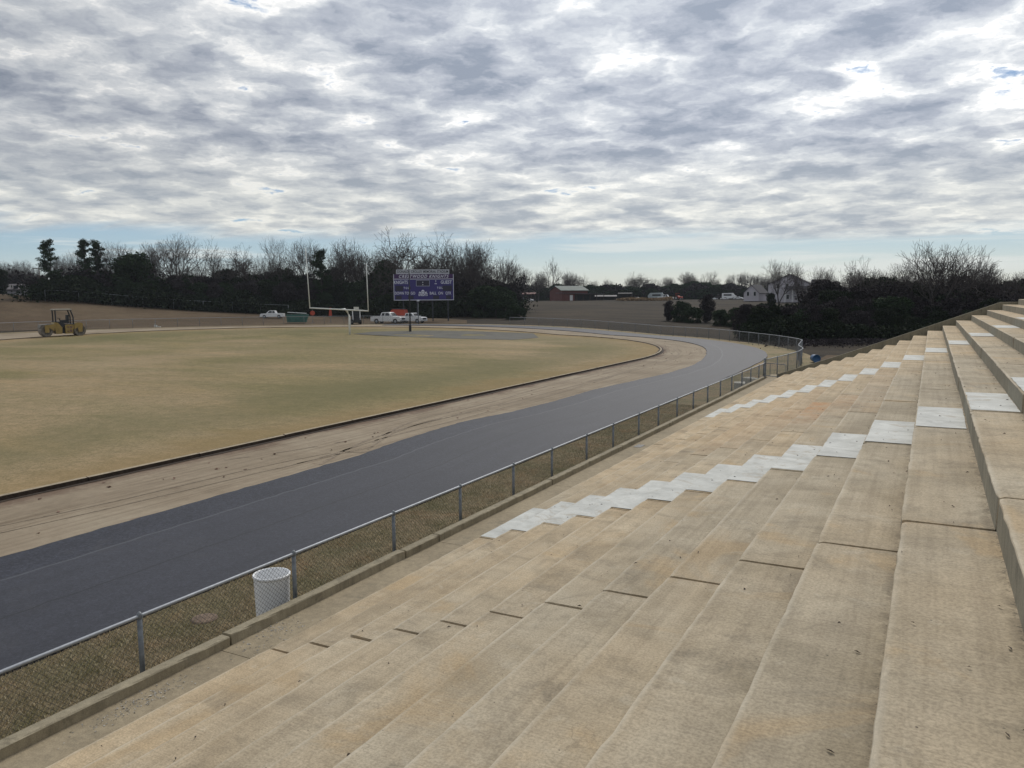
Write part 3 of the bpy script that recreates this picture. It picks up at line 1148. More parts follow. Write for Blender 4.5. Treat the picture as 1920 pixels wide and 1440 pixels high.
# kerb wall between walkway and fence: lengths with open joints
kw = empty('concrete_kerb_wall', (-7.71, 18, 0), 'low mossy concrete kerb wall along the walkway at the foot of the stand', 'kerb wall')
kj = [-8, -2.2, 3.0, 6.84, 10.62, 11.65, 16.47, 21.24, 26.19, 31.1, 36.0, 43.0]
for a, b in zip(kj, kj[1:]):
    m = MB()
    ny = max(2, int((b - a) / .2))
    vs, fs = [], []
    zt = .478 + random.uniform(-.012, .008)
    ox = random.uniform(-.012, .012)
    P_ = [(-7.79, -.2), (-7.79, zt - .015), (-7.775, zt), (-7.71, zt + .002), (-7.645, zt), (-7.63, zt - .014), (-7.63, .30)]
    g0, g1 = a + .02, b - .02
    for k in range(ny + 1):
        y = g0 + (g1 - g0) * k / ny
        for q, (x, z) in enumerate(P_):
            ch = random.gauss(0, .003) if q in (1, 2, 4, 5) else 0
            if random.random() < .04 and q in (2, 4, 5):
                ch -= .012
            vs.append((x + ox + (ch if q != 6 else -ox) + 7.71, y - 18, z + ch * .7))
    n = len(P_)
    for k in range(ny):
        for q in range(n - 1):
            fs.append((k * n + q, k * n + q + 1, (k + 1) * n + q + 1, (k + 1) * n + q))
    fs += [tuple(range(n - 1, -1, -1)), tuple(ny * n + q for q in range(n))]
    m.add(vs, fs)
    m.build('kerb_length', MT['kerb'], kw)

# crumbled spots on the walkway
m = MB()
for (cx_, cy_, sx_, sy_, n_) in ((-7.42, 5.35, .09, .32, 330), (-7.45, 7.45, .14, .22, 200), (-7.18, 6.9, .20, .10, 60)):
    for _ in range(n_):
        x, y = random.gauss(cx_, sx_), random.gauss(cy_, sy_)
        if not (-7.62 < x < -6.84):
            continue
        sz = random.uniform(.004, .016)
        vs = [(x + random.uniform(-1, 1) * sz, y + random.uniform(-1, 1) * sz, WALK_Z + random.uniform(0, 1) * sz) for _ in range(5)]
        m.add(vs, [(0, 1, 2), (0, 2, 3), (0, 3, 1), (4, 1, 2), (4, 2, 3), (4, 3, 1)])
tag(m.build('concrete_crumbs', MT['rubble']), kind='stuff')

# leaf litter / twigs and pebbles on the rows
m = MB()
for _ in range(700):
    r = random.randrange(3, NR)
    xb = XN[r - 1]
    t = 1 - abs(random.gauss(0, .35))
    if t < 0 or random.random() < .35:
        t = random.random()
    x = XN[r] + (xb - XN[r]) * min(.97, max(.05, t))
    y = random.uniform(1.5, 24)
    L = random.uniform(.012, .05)
    a = random.uniform(0, PI)
    wd = random.uniform(.003, .008)
    dx_, dy_ = math.cos(a) * L / 2, math.sin(a) * L / 2
    nx_, ny_ = -math.sin(a) * wd, math.cos(a) * wd
    z = ZN[r] + .006
    m.add([(x - dx_, y - dy_, z), (x + nx_, y + ny_, z + .012), (x + dx_, y + dy_, z + .002), (x - nx_, y - ny_, z + .004)], [(0, 1, 2, 3)])
tag(m.build('leaf_litter', MT['wood']), kind='stuff')

# ------------------------------------------------------------------ chain link fences
def fence(name, path, h, label, spacing=2.44, post_r=.03, rail_r=.022, mesh_s=.07, wire_r=.0019, posts=None, knob=True, group=None, catg='fence', zf=None, mesh=True):
    zf = zf or (lambda x, y: g(x, y))
    path = [Vector((p[0], p[1])) for p in path]
    seg = [0.0]
    for a, b in zip(path, path[1:]):
        seg.append(seg[-1] + (b - a).length)

    def at_s(s):
        s = min(max(s, 0), seg[-1])
        for i in range(len(path) - 1):
            if s <= seg[i + 1] + 1e-9:
                t = (s - seg[i]) / (seg[i + 1] - seg[i])
                return path[i].lerp(path[i + 1], t)
        return path[-1]
    o = path[0]
    root = empty(name, (o.x, o.y, 0), label, catg, group)
    rp = []
    n = max(2, int(seg[-1] / (spacing / 2)))
    for i in range(n + 1):
        p = at_s(seg[-1] * i / n)
        rp.append((p.x - o.x, p.y - o.y, zf(p.x, p.y) + h))
    m = MB()
    m.tube(rp, rail_r, 8)
    m.build('top_rail', MT['galv'], root, smooth=True)
    if posts is None:
        k = max(1, round(seg[-1] / spacing))
        posts = [seg[-1] * i / k for i in range(k + 1)]
    posts = posts[:98]
    for s in posts:
        p = at_s(s)
        m = MB()
        z0 = zf(p.x, p.y)
        m.tube([(0, 0, z0 - .1), (0, 0, z0 + h + .01)], post_r, 8)
        if knob:
            m.lathe([(post_r + .006, h - .03 + z0), (post_r + .008, h + .012 + z0), (post_r * .8, h + .035 + z0), (.012, h + .05 + z0), (0, h + .052 + z0)], 8)
        pt = m.build('post', MT['galvd'], root, smooth=True)
        pt.location = (p.x - o.x, p.y - o.y, 0)
    # woven wire: two families of straight diagonals joined by the weave
    if not mesh:
        return root
    m = MB()
    L = seg[-1]
    H = h - .03
    step = mesh_s
    vs, fs = [], []
    side_off = .028
    for fam in (1, -1):
        k0 = -int(H / step) - 2
        for k in range(k0, int(L / step) + int(H / step) + 2):
            s0 = k * step
            s1 = s0 + fam * H
            if fam < 0:
                s0 = k * step
                s1 = s0 - H
            a0, a1 = s0, s1
            z0, z1 = 0.03, H
            # clip to 0..L
            if (a0 < 0 and a1 < 0) or (a0 > L and a1 > L):
                continue

            def clip(sa, za, sb, zb):
                if sa < 0:
                    t = (0 - sa) / (sb - sa)
                    sa, za = 0, za + (zb - za) * t
                if sa > L:
                    t = (L - sa) / (sb - sa)
                    sa, za = L, za + (zb - za) * t
                return sa, za
            b0, c0 = clip(a0, z0, a1, z1)
            b1, c1 = clip(a1, z1, a0, z0)
            p0, p1 = at_s(b0), at_s(b1)
            d = (at_s(min(L, b0 + .5)) - at_s(max(0, b0 - .5))).normalized()
            nx, ny = -d.y, d.x
            off = side_off + (.0 if fam > 0 else .003)
            A = Vector((p0.x - o.x + nx * off, p0.y - o.y + ny * off, zf(p0.x, p0.y) + c0))
            B = Vector((p1.x - o.x + nx * off, p1.y - o.y + ny * off, zf(p1.x, p1.y) + c1))
            dd = (B - A)
            if dd.length < .02:
                continue
            dd.normalize()
            s_ = dd.cross(Vector((nx, ny, 0))).normalized()
            w_ = Vector((nx, ny, 0))
            q = len(vs)
            for E in (A, B):
                vs += [tuple(E + s_ * wire_r), tuple(E - s_ * wire_r * .5 + w_ * wire_r * .87), tuple(E - s_ * wire_r * .5 - w_ * wire_r * .87)]
            fs += [(q, q + 1, q + 4, q + 3), (q + 1, q + 2, q + 5, q + 4), (q + 2, q, q + 3, q + 5)]
    m.add(vs, fs)
    # bottom tension wire and top selvage barbs
    m.build('wire_mesh', MT['wire'], root)
    return root


FX = -7.92
FP = [5.79, 8.3, 10.69, 12.85, 15.07, 17.06, 19.24, 21.23, 23.48, 25.5, 27.7, 29.9, 32.1, 34.3, 36.5, 38.7, 40.8, 42.93, 44.5]
FP = [-6.4, -4.0, -1.55, .9, 3.35] + FP
fence('chain_link_fence', [(FX, -6.4), (FX, 44.5)], 1.065, 'long straight chain-link fence beside the concrete kerb wall and white barrel',
      posts=[y + 6.4 for y in FP], wire_r=.0021)
# curved fence round the bend
bend = [(-8.25, 46.6), (-7.85, 50.5), (-7.55, 54.5), (-7.75, 58), (-8.6, 61.5)]
for a in range(14, 90, 3):
    t = min(1, (a - 14) / 16)
    rr = 48.0 - 1.5 * t if a < 30 else 46.5
    bend.append((CX + rr * math.cos(R(a)), CY + rr * math.sin(R(a))))
fence('chain_link_fence', bend, 1.10, 'curved chain-link fence around the outside of the paved bend, right of the scoreboard', wire_r=.0022)
bend2 = [(CX + 46.5 * math.cos(R(a)), CY + 46.5 * math.sin(R(a))) for a in range(107, 186, 3)] + [(CX - 46.5, CY - 25)]
fence('chain_link_fence', bend2, 1.25, 'far chain-link fence at the foot of the embankment behind the yellow roller', spacing=3.0, wire_r=.003, mesh_s=.10)
ridge = [polar(u, 164) for u in (85, 127, 169, 211, 251, 290, 327, 361, 398, 431, 462, 500, 540)]
fence('ridge_fence', ridge, 1.9, 'tall thin wire fence along the embankment crest below the dark trees', posts=None, spacing=5.0, post_r=.05, rail_r=.02, mesh=False)

# gate leaf standing open at the end of the straight fence
gt = empty('gate', (FX, 44.2, 0), 'open low metal gate leaf at the far end of the walkway', 'gate')
m = MB()
m.tube([(0, 0, .42), (0, 0, 1.05), (.06, -.0, 1.10), (1.15, -.25, 1.06), (1.20, -.26, 1.0), (1.20, -.26, .38), (0, 0, .42)], .022, 6)
m.build('gate_frame', MT['galvd'], gt, smooth=True)
for t in (.3, .62):
    m = MB()
    m.tube([(1.2 * t, -.26 * t, .42), (1.2 * t, -.26 * t, 1.08)], .016, 6)
    m.build('gate_bar', MT['galvd'], gt)
m = MB()
m.lathe([(.075, 0), (.075, 1.15), (.05, 1.2), (0, 1.21)], 10)
gp = m.build('gate_post', MT['galvd'])
gp.location = (-8.25, 46.45, 0)
tag(gp, 'thick dark gate post beside the open gate leaf', 'gate post')
for i, (x, y, hh) in enumerate(((-8.05, 45.2, 1.15), (-7.98, 44.75, 1.1))):
    m = MB()
    m.tube([(0, 0, 0), (0, 0, hh)], .035, 8)
    b_ = m.build('gate_stub_post', MT['galvd'])
    b_.location = (x, y, 0)
    tag(b_, ['short slim metal post between the gate leaf and the thick gate post', 'slim metal post at the hinge of the open gate leaf'][i], 'post')
# broken slabs lying by the fence end
for i, (x, y, rz, lb) in enumerate(((-8.15, 39.2, .3, 'small pale concrete chunk nearer along the far end of the fence'), (-8.1, 41.6, 1.2, 'pale flat concrete slab lying near the gate beside the fence'))):
    m = MB()
    m.add([(-.3, -.35, 0), (.28, -.4, 0), (.34, .3, 0), (-.2, .42, 0), (-.27, -.3, .52), (.22, -.36, .50), (.30, .26, .54), (-.2, .36, .52)],
          [(0, 3, 2, 1), (4, 5, 6, 7), (0, 1, 5, 4), (1, 2, 6, 5), (2, 3, 7, 6), (3, 0, 4, 7)])
    o_ = m.build('concrete_block', simple('pale_block_%d' % i, (.5, .48, .42), .9, 0, .15, 5))
    o_.location = (x, y, 0)
    o_.rotation_euler = (0, 0, rz)
    tag(o_, lb, 'concrete block')


# ------------------------------------------------------------------ barrels
def barrel(mat, name, loc, label, lying=False, rz=0.0):
    root = empty(name, loc, label, 'barrel', None, rz)
    m = MB()
    r_ = .275
    prof = [(0, 0.01), (r_ * .86, 0.01), (r_ * .90, .03), (r_ * .93, .30), (r_ * .96, .58), (r_ * .99, .86), (r_ * .93, .87), (r_ * .88, .5), (r_ * .84, .08), (0, .06)]
    m.lathe(prof, 40)
    body = m.build('barrel_body', mat, root)
    m = MB()
    m.lathe([(r_ * .93, .86), (r_ * 1.0, .86), (r_ * 1.04, .872), (r_ * 1.04, .90), (r_ * 1.0, .912), (r_ * .95, .908), (r_ * .925, .89), (r_ * .93, .86)], 40)
    rim = m.build('rim', mat, root, smooth=True)
    return root


tb = barrel(MT['barrel'], 'trash_barrel', (-8.26, 8.20, -.02), 'white open plastic barrel standing on grass behind the near fence')
tb.scale = (.93, .93, .85)
bb = barrel(MT['blue'], 'blue_barrel', (-7.35, 60.2, .28), 'blue barrel lying on its side beyond the curved fence')
bb.rotation_euler = (R(90), 0, R(20))
m = MB()
m.lathe([(0, .0), (.272, .0), (.29, .03), (.29, .06), (.27, .07)], 32)
lid = m.build('lid', MT['blue'], bb, smooth=True)
lid.location = (0, 0, .86)
# scraps inside the white barrel
m = MB()
m.box((0, 0, .09), (.12, .05, .02), .4)
sc_ = m.build('rubbish_scrap', MT['black'])
sc_.location = (-8.28, 8.24, .0)
tag(sc_, 'small dark scrap lying inside the white barrel', 'rubbish')

# sprinkler / utility cover in the grass
cv_ = MB()
cv_.lathe([(0, .02), (.16, .02), (.19, .012), (.20, -.02)], 28)
uc = cv_.build('ground_cover_disc', simple('dirt_cover', (.17, .12, .085), .95, 0, .4, 14), smooth=True)
uc.location = (*at(383, 1160), -.01)
tag(uc, 'round reddish bare disc cover set in grass left of the white barrel', 'ground cover')

# ------------------------------------------------------------------ grass blades on the near verge
def blades(n, xr, yr, hmin, hmax, wmin, wmax):
    x = rng.uniform(*xr, n)
    y = yr[0] + (yr[1] - yr[0]) * rng.uniform(0, 1, n) ** 1.5
    a = rng.uniform(0, 2 * np.pi, n)
    h = rng.uniform(hmin, hmax, n)
    cl = .5 + .5 * np.sin(x * 3.1 + np.sin(y * 2.3) * 2) * np.sin(y * 2.7 + 1)
    h *= .5 + .8 * cl
    wd = rng.uniform(wmin, wmax, n)
    lean = rng.uniform(.5, 1.6, n) * h
    la = rng.uniform(0, 2 * np.pi, n)
    b0 = np.stack([x - np.cos(a) * wd, y - np.sin(a) * wd, np.full(n, -.02)], 1)
    b1 = np.stack([x + np.cos(a) * wd, y + np.sin(a) * wd, np.full(n, -.02)], 1)
    tp = np.stack([x + np.cos(la) * lean, y + np.sin(la) * lean, h], 1)
    V = np.stack([b0, b1, tp], 1).reshape(-1, 3)
    me = bpy.data.meshes.new('verge_grass')
    me.vertices.add(3 * n)
    me.vertices.foreach_set('co', V.ravel())
    me.loops.add(3 * n)
    me.loops.foreach_set('vertex_index', np.arange(3 * n, dtype=np.int32))
    me.polygons.add(n)
    me.polygons.foreach_set('loop_start', np.arange(0, 3 * n, 3, dtype=np.int32))
    me.polygons.foreach_set('loop_total', np.full(n, 3, dtype=np.int32))
    me.update(calc_edges=True)
    me.attributes.new('rnd', 'FLOAT', 'POINT').data.foreach_set('value', np.repeat(rng.uniform(0, 1, n), 3))
    return me


t = NT('dry_blades')
rn = t.attr('rnd')
col = t.ramp(rn, [(0, (.18, .165, .09)), (.35, (.35, .295, .185)), (.7, (.50, .41, .28)), (1, (.70, .61, .45))])
col = t.mix(.8, col, t.ramp(t.noise(t.coord(), 1.1, 4, .6, .5), [(.3, (.6, .68, .45)), (.5, (.95, .95, .9)), (.7, (1.35, 1.1, 1.0))]), 'MULTIPLY')
blade_mat = t.out(col, .9, 0, .15)
me = blades(170000, (-10.16, -7.82), (2.6, 34), .008, .034, .003, .008)
me.materials.append(blade_mat)
bo = bpy.data.objects.new('verge_grass', me)
C.objects.link(bo)
tag(bo, kind='stuff')


# ------------------------------------------------------------------ lettering
def text_mesh(txt, size, mat, parent, loc, sx_=1.0, shear=0.0, bold=0.0, name='lettering', align='CENTER', space=1.0):
    """flat lettering in the parent's local XZ plane, facing local -Y"""
    cu = bpy.data.curves.new(name, 'FONT')
    cu.body = txt
    cu.size = size
    cu.align_x = align
    cu.align_y = 'CENTER'
    cu.offset = bold
    cu.extrude = .01
    cu.shear = shear
    cu.space_character = space
    tmp = bpy.data.objects.new('tmp', cu)
    C.objects.link(tmp)
    dg = bpy.context.evaluated_depsgraph_get()
    me = bpy.data.meshes.new_from_object(tmp.evaluated_get(dg))
    bpy.data.objects.remove(tmp)
    bpy.data.curves.remove(cu)
    me.name = name
    me.materials.clear()
    me.materials.append(mat)
    o = bpy.data.objects.new(name, me)
    C.objects.link(o)
    o.parent = parent
    o.location = loc
    o.rotation_euler = (R(90), 0, 0)
    o.scale = (sx_, 1, 1)
    return o


# ------------------------------------------------------------------ scoreboard
SBX, SBY = polar(795, 136)
sbz = g(SBX, SBY)
KS = 136 / 1490.39 * 1.0
ang = math.atan2(SBX, SBY)              # bearing
sb = empty('scoreboard', (SBX, SBY, sbz), 'large purple football scoreboard on steel legs with white lettering and grey name sign', 'scoreboard', None, -ang)
zb_, zt_ = zpx(795, 563, SBX, SBY) - sbz, zpx(795, 514, SBX, SBY) - sbz
zs_ = zpx(795, 505.5, SBX, SBY) - sbz
W2 = 110.5 / 2 * KS
Hb = zt_ - zb_
band = Hb * .18
m = MB()
m.box((0, 0, (zb_ + zt_ - band) / 2), (2 * W2, .30, Hb - band))
m.build('score_panel', MT['purple'], sb)
m = MB()
m.box((0, -.01, zt_ - band / 2 + .002), (2 * W2 + .02, .32, band))
bandp = m.build('title_band', MT['purpled'], sb)
text_mesh('CRESTWOOD KNIGHTS', band * .92, MT['letter'], bandp, (-.05, -.185, zt_ - band / 2), .90, .35, .012, space=1.24)
m = MB()
sw = 97.5 / 2 * KS
m.box((-.1 * 0 - .12, -.02, (zt_ + zs_) / 2 + .02), (2 * sw, .12, zs_ - zt_))
sg = m.build('name_sign', MT['boardgrey'], sb)
text_mesh('DONALD   CROLLEY MEMORIAL STADIUM', (zs_ - zt_) * .80, MT['letterd'], sg, (-.12, -.09, (zt_ + zs_) / 2 + .02), .72, 0, .012, space=1.04)
m = MB()
for z in (zb_ + .05, zt_ - band - .03):
    m.box((0, -.165, z), (2 * W2 - .002, .03, .09))
for x in (-W2 + .05, W2 - .05):
    m.box((x, -.162, (zb_ + zt_) / 2), (.08, .03, Hb - .02))
m.build('panel_border', MT['letter'], sb)


def bp_(u, v):                           # photograph position on the board face
    return (u - 795) * KS * .998, zb_ + (563 - v) / (563 - 514) * Hb


def btxt(txt, u, v, hpx, sxx, mat=None, bold=.012, nm='lettering'):
    x, z = bp_(u, v)
    return text_mesh(txt, hpx * KS * 1.42, mat or MT['letter'], sb, (x, -.17, z), sxx, 0, bold, nm)


btxt('KNIGHTS', 753, 529.5, 6, .72, bold=.012)
btxt('GUEST', 836.5, 529.5, 6, .80, bold=.012)
btxt('T O L', 763, 540, 3.6, .8)
btxt('T O L', 824.5, 540, 3.6, .8)
btxt('DOWN', 750.0, 549.8, 5, .70, bold=.008)
btxt('TO  GO', 769.5, 549.8, 5, .76, bold=.008)
btxt('BALL  ON', 818, 550, 5, .80, bold=.008)
btxt('QTR', 840.0, 550, 5, .72, bold=.008)
btxt(':', 793.2, 530.5, 9, 1.0, bold=.012)


def panel(u0, v0, u1, v1, nm, mat, y=-.158, th=.03):
    a, b = bp_(u0, v1), bp_(u1, v0)
    m = MB()
    m.box(((a[0] + b[0]) / 2, y, (a[1] + b[1]) / 2), (b[0] - a[0], th, b[1] - a[1]))
    return m.build(nm, mat, sb)


m = MB()
a, b = bp_(781.3, 536.3), bp_(805.6, 525.5)
for x in (a[0], b[0]):
    m.box((x, -.17, (a[1] + b[1]) / 2), (.05, .04, b[1] - a[1]))
for z in (a[1], b[1]):
    m.box(((a[0] + b[0]) / 2, -.17, z), (b[0] - a[0], .042, .05))
m.build('clock_border', MT['boardgrey'], sb)
panel(782, 526, 805, 536, 'clock_window', MT['digit'])
for (u0, v0, u1, v1) in ((743, 535.5, 757, 545.5), (830, 535.5, 847, 545.5), (743.5, 554, 754, 561), (766, 554, 776, 561), (812, 554, 823, 561.5), (836, 554, 845, 561), (767, 537.5, 771, 542.5), (828.3, 537.5, 829.6, 542.5)):
    panel(u0, v0, u1, v1, 'digit_window', MT['digit'])
# possession triangle
x, z = bp_(817, 529)
m = MB()
m.prism([(x - .02, z + .35), (x + .07, z + .35), (x + .05, z - .02), (x - .01, z - .02)], -.18, -.16)
m.prism([(x - .2, z - .32), (x + .22, z - .32), (x + .18, z - .22), (x - .16, z - .22)], -.18, -.16)
m.build('possession_mark', MT['letter'], sb)
# emblem: crested helmet over the team word
x, z = bp_(793.2, 548)
m = MB()
hel = [(-.22, -.28), (-.30, .02), (-.22, .26), (0, .36), (.22, .26), (.30, .02), (.22, -.28), (.08, -.36), (-.08, -.36)]
m.prism([(x + p * .9, z + .12 + q * .85) for p, q in hel], -.185, -.165)
for sgn in (-1, 1):
    m.prism([(x + sgn * .25, z - .2), (x + sgn * .72, z - .05), (x + sgn * .55, z + .12), (x + sgn * .33, z + .0)][::sgn], -.184, -.166)
em = m.build('emblem', MT['letter'], sb)
m = MB()
m.box((x, -.192, z + .14), (.34, .02, .06))
m.box((x, -.1925, z + .0), (.05, .02, .26))
m.build('visor', MT['purple'], em)
text_mesh('KNIGHTS', .62, MT['letter'], em, (x, -.17, z - .42), .58, .2, .02)
for u in (756.7, 783.5 - 1, 811, 839.4):
    m = MB()
    x = (u - 795) * KS
    m.box((x, .22, (zt_ - .2) / 2), (.20, .20, zt_ - .2))
    m.build('leg', MT['darkleg'], sb)


def pole(name, x, y, h, r_, mat, label, catg='pole', rz=0.0):
    root = empty(name, (x, y, g(x, y)), label, catg)
    m = MB()
    m.tube([(0, 0, -.1), (0, 0, h * .5), (0, 0, h)], [r_, r_ * .85, r_ * .6], 8)
    m.build('pole_shaft', mat, root, smooth=True)
    return root


x, y = polar(768, 106)
p_ = pole('dark_pole', x, y, zpx(768, 487, x, y) - g(x, y), .09, MT['black'], 'tall thin black pole standing on the field edge in front of the scoreboard')
m = MB()
m.tube([(0, 0, -.05), (0, 0, .9)], .17, 8)
m.build('base_sleeve', MT['black'], p_)
x, y = polar(783.8, 122)
lp = pole('lamp_post', x, y, zpx(783.8, 565, x, y) - g(x, y), .055, MT['galvd'], 'short grey lamp post under the scoreboard beside white truck', 'lamp post')
m = MB()
m.lathe([(0, .0), (.18, .03), (.24, .12), (.16, .26), (0, .30)], 12)
lh = m.build('lamp_head', MT['boardgrey'], lp, smooth=True)
lh.location = (0, 0, zpx(783.8, 565, x, y) - g(x, y) - .05)
x, y = polar(77, 210)
up_ = pole('utility_pole', x, y, zpx(77, 500, x, y) - g(x, y), .16, MT['wood'], 'wooden utility pole with crossarm beyond the embankment, left of the tall pine', 'utility pole')
m = MB()
m.box((0, 0, zpx(77, 503.5, x, y) - g(x, y)), (2.6, .14, .16), R(60))
m.build('crossarm', MT['wood'], up_)

# ------------------------------------------------------------------ goal post
gx, gy = at(656, 628)
gz = g(gx, gy)
gp_ = empty('goal_post', (gx, gy, gz), 'white gooseneck football goal post with two tall uprights on the near lawn', 'goal post')
bx_, by_ = gx - .2, gy - 2.1
rb = math.hypot(bx_, by_)


def gpt(u, v, r_):
    X, Y = polar(u, r_)
    return Vector((X - gx, Y - gy, zpx(u, v, X, Y) - gz))


L_, R_ = gpt(580.5, 577.3, rb + 1.6), gpt(690, 583, rb - 1.6)
mid = L_.lerp(R_, .53)
m = MB()
m.tube([(0, 0, -.1), (0, 0, 1.6), (0, -.02, 2.35), (mid.x * .22, mid.y * .22, 2.95), (mid.x * .5, mid.y * .5, 3.25), (mid.x, mid.y, mid.z)], [.13, .13, .12, .12, .11, .10], 10)
m.build('gooseneck', MT['goal'], gp_, smooth=True)
m = MB()
m.tube([L_, R_], .085, 10)
m.build('crossbar', MT['goal'], gp_, smooth=True)
for P0, (u, v) in ((L_, (576, 465)), (R_, (688.5, 494))):
    X, Y = P0.x + gx, P0.y + gy
    tp = gpt(u, v, math.hypot(X, Y))
    m = MB()
    m.tube([P0 - Vector((0, 0, .08)), P0.lerp(tp, .5), tp], [.062, .055, .045], 8)
    m.build('upright', MT['goal'], gp_, smooth=True)
m = MB()
m.box(tuple(gpt(667.5, 577.8, rb - 1.3)), (.62, .08, .30), YAW + .2)
m.build('crossbar_sign', MT['signw'], gp_)


# ------------------------------------------------------------------ vehicles
def wheel_parts(root, x, y, r_, wdt=.22):
    wh = MB()
    wh.lathe([(r_ * .6, -wdt / 2), (r_ * .95, -wdt / 2), (r_, -wdt * .35), (r_, wdt * .35), (r_ * .95, wdt / 2), (r_ * .6, wdt / 2)], 18, axis='y')
    o = wh.build('wheel', MT['rubber'], root)
    o.location = (x, y, r_)
    rm = MB()
    rm.lathe([(0, -wdt * .45), (r_ * .35, -wdt * .46), (r_ * .62, -wdt * .4), (r_ * .62, wdt * .4), (r_ * .35, wdt * .46), (0, wdt * .45)], 14, axis='y')
    rm.build('rim', MT['galv'], o)


def pickup(loc, rz, label, mat, kind='pickup', s=1.0, grp=None, catg='pickup truck'):
    """length along +x (front)"""
    root = empty('pickup_truck' if kind == 'pickup' else 'parked_car', loc, label, catg, grp, rz)
    wb0, wb1, wr = -1.75, 1.85, .40
    body = MB()

    def arch(cx, r_=.47):
        return [(cx - r_ * math.cos(t), .38 + r_ * math.sin(t)) for t in np.linspace(0, PI, 9)]
    if kind == 'pickup':
        out = [(-2.85, .50), (-2.85, 1.18), (-1.15, 1.20), (-.95, 1.22), (1.05, 1.24), (1.35, 1.22), (2.55, 1.14), (2.85, 1.02), (2.90, .52), (2.80, .42)]
        roof = [(-.98, 1.22), (-.82, 1.82), (-.55, 1.90), (.55, 1.90), (.72, 1.84), (1.38, 1.22)]
        wins = [[(-.80, 1.28), (-.68, 1.76), (-.18, 1.78), (-.18, 1.28)], [(-.06, 1.28), (-.06, 1.78), (.52, 1.78), (1.02, 1.28)]]
    else:
        out = [(-2.25, .45), (-2.30, .95), (-2.05, 1.05), (-1.2, 1.04), (1.15, 1.02), (2.05, .86), (2.25, .62), (2.22, .40)]
        roof = [(-1.6, 1.04), (-1.0, 1.48), (-.5, 1.54), (.2, 1.52), (1.10, 1.02)]
        wins = [[(-1.3, 1.08), (-.88, 1.42), (-.35, 1.46), (-.35, 1.08)], [(-.25, 1.08), (-.25, 1.46), (.18, 1.44), (.82, 1.08)]]
        wb0, wb1, wr = -1.4, 1.4, .32
    bottom = [(2.80 if kind == 'pickup' else 2.2, .38)] + arch(wb1)[::-1] + arch(wb0)[::-1] + [(-2.8 if kind == 'pickup' else -2.2, .38)]
    body.prism(out + bottom, -.98, .98)
    # tapering cabin
    n = len(roof)
    vs = []
    for sg in (-1, 1):
        for (x, z) in roof:
            ins = .96 if z < 1.3 and kind == 'pickup' or z < 1.1 else .78
            vs.append((x, sg * ins, z))
    fs = [tuple(range(n)), tuple(range(2 * n - 1, n - 1, -1))] + [(k, k + n, (k + 1) % n + n, (k + 1) % n) for k in range(n)]
    body.add(vs, fs)
    body.build('body', mat, root)
    for sg in (-1, 1):
        for w_ in wins:
            m = MB()
            q = []
            for (x, z) in w_:
                zz = (z - 1.05) / .8 if kind == 'car' else (z - 1.22) / .65
                yy = .965 - .18 * max(0, min(1, zz * (1.0 if kind == 'pickup' else 1.6)))
                q.append((x, sg * (yy + .006), z))
            q2 = [(a, b - sg * .02, c) for a, b, c in q]
            m.add(q + q2, [(0, 1, 2, 3), (7, 6, 5, 4), (0, 4, 5, 1), (1, 5, 6, 2), (2, 6, 7, 3), (3, 7, 4, 0)])
            m.build('window', MT['glass'], root)
    ws = MB()
    a, b = roof[-2], roof[-1]
    ax_, az_ = a[0] + .04, a[1] - .05
    bx2, bz2 = b[0] - .06, b[1] + .06
    q = [(ax_ + .02, -.70, az_), (ax_ + .02, .70, az_), (bx2 + .02, .86, bz2), (bx2 + .02, -.86, bz2)]
    ws.add([(p[0] + .015, p[1], p[2] + .015) for p in q] + [(p[0] - .03, p[1], p[2] - .03) for p in q], [(0, 1, 2, 3), (7, 6, 5, 4), (0, 4, 5, 1), (1, 5, 6, 2), (2, 6, 7, 3), (3, 7, 4, 0)])
    ws.build('windscreen', MT['glass'], root)
    fx = 2.88 if kind == 'pickup' else 2.2
    m = MB()
    m.box((fx + .015, 0, .82 if kind == 'pickup' else .66), (.05, 1.15, .34 if kind == 'pickup' else .16))
    m.build('grille', MT['black'], root)
    m = MB()
    m.box((fx + .03, 0, .50), (.16, 1.9, .16))
    m.build('bumper', MT['galv'], root)
    for sg in (-1, 1):
        m = MB()
        m.box((fx - .0, sg * .76, .86 if kind == 'pickup' else .68), (.08, .28, .16))
        m.build('headlight', MT['letter'], root)
        for x in (wb0, wb1):
            wheel_parts(root, x, sg * .84, wr)
        m = MB()
        m.box((wins[1][3][0] - .1, sg * 1.05, wins[1][3][1] + .05), (.1, .16, .18))
        m.build('wing_mirror', mat, root)
    root.scale = (s, s, s)
    return root


def view_rz(u, turn):
    """heading so that +x points to the right of the picture, turned towards the viewer by `turn` degrees"""
    b = R(bearing(u))
    return -b - R(turn)


x, y = polar(727, 127)
pickup((x, y, g(x, y)), view_rz(727, 30), 'white crew-cab pickup parked left of the scoreboard legs, nearest the goal post', MT['carwhite'], s=.93)
x, y = polar(771, 128.5)
pickup((x, y, g(x, y)), view_rz(771, 34), 'white truck parked under the scoreboard behind the thin black pole', MT['carwhite'], s=.84)
x, y = polar(510, 150)
pickup((x, y, g(x, y)), view_rz(510, 195), 'white pickup on the far left with dark open load, beyond the green container', MT['carwhite'], s=.72)
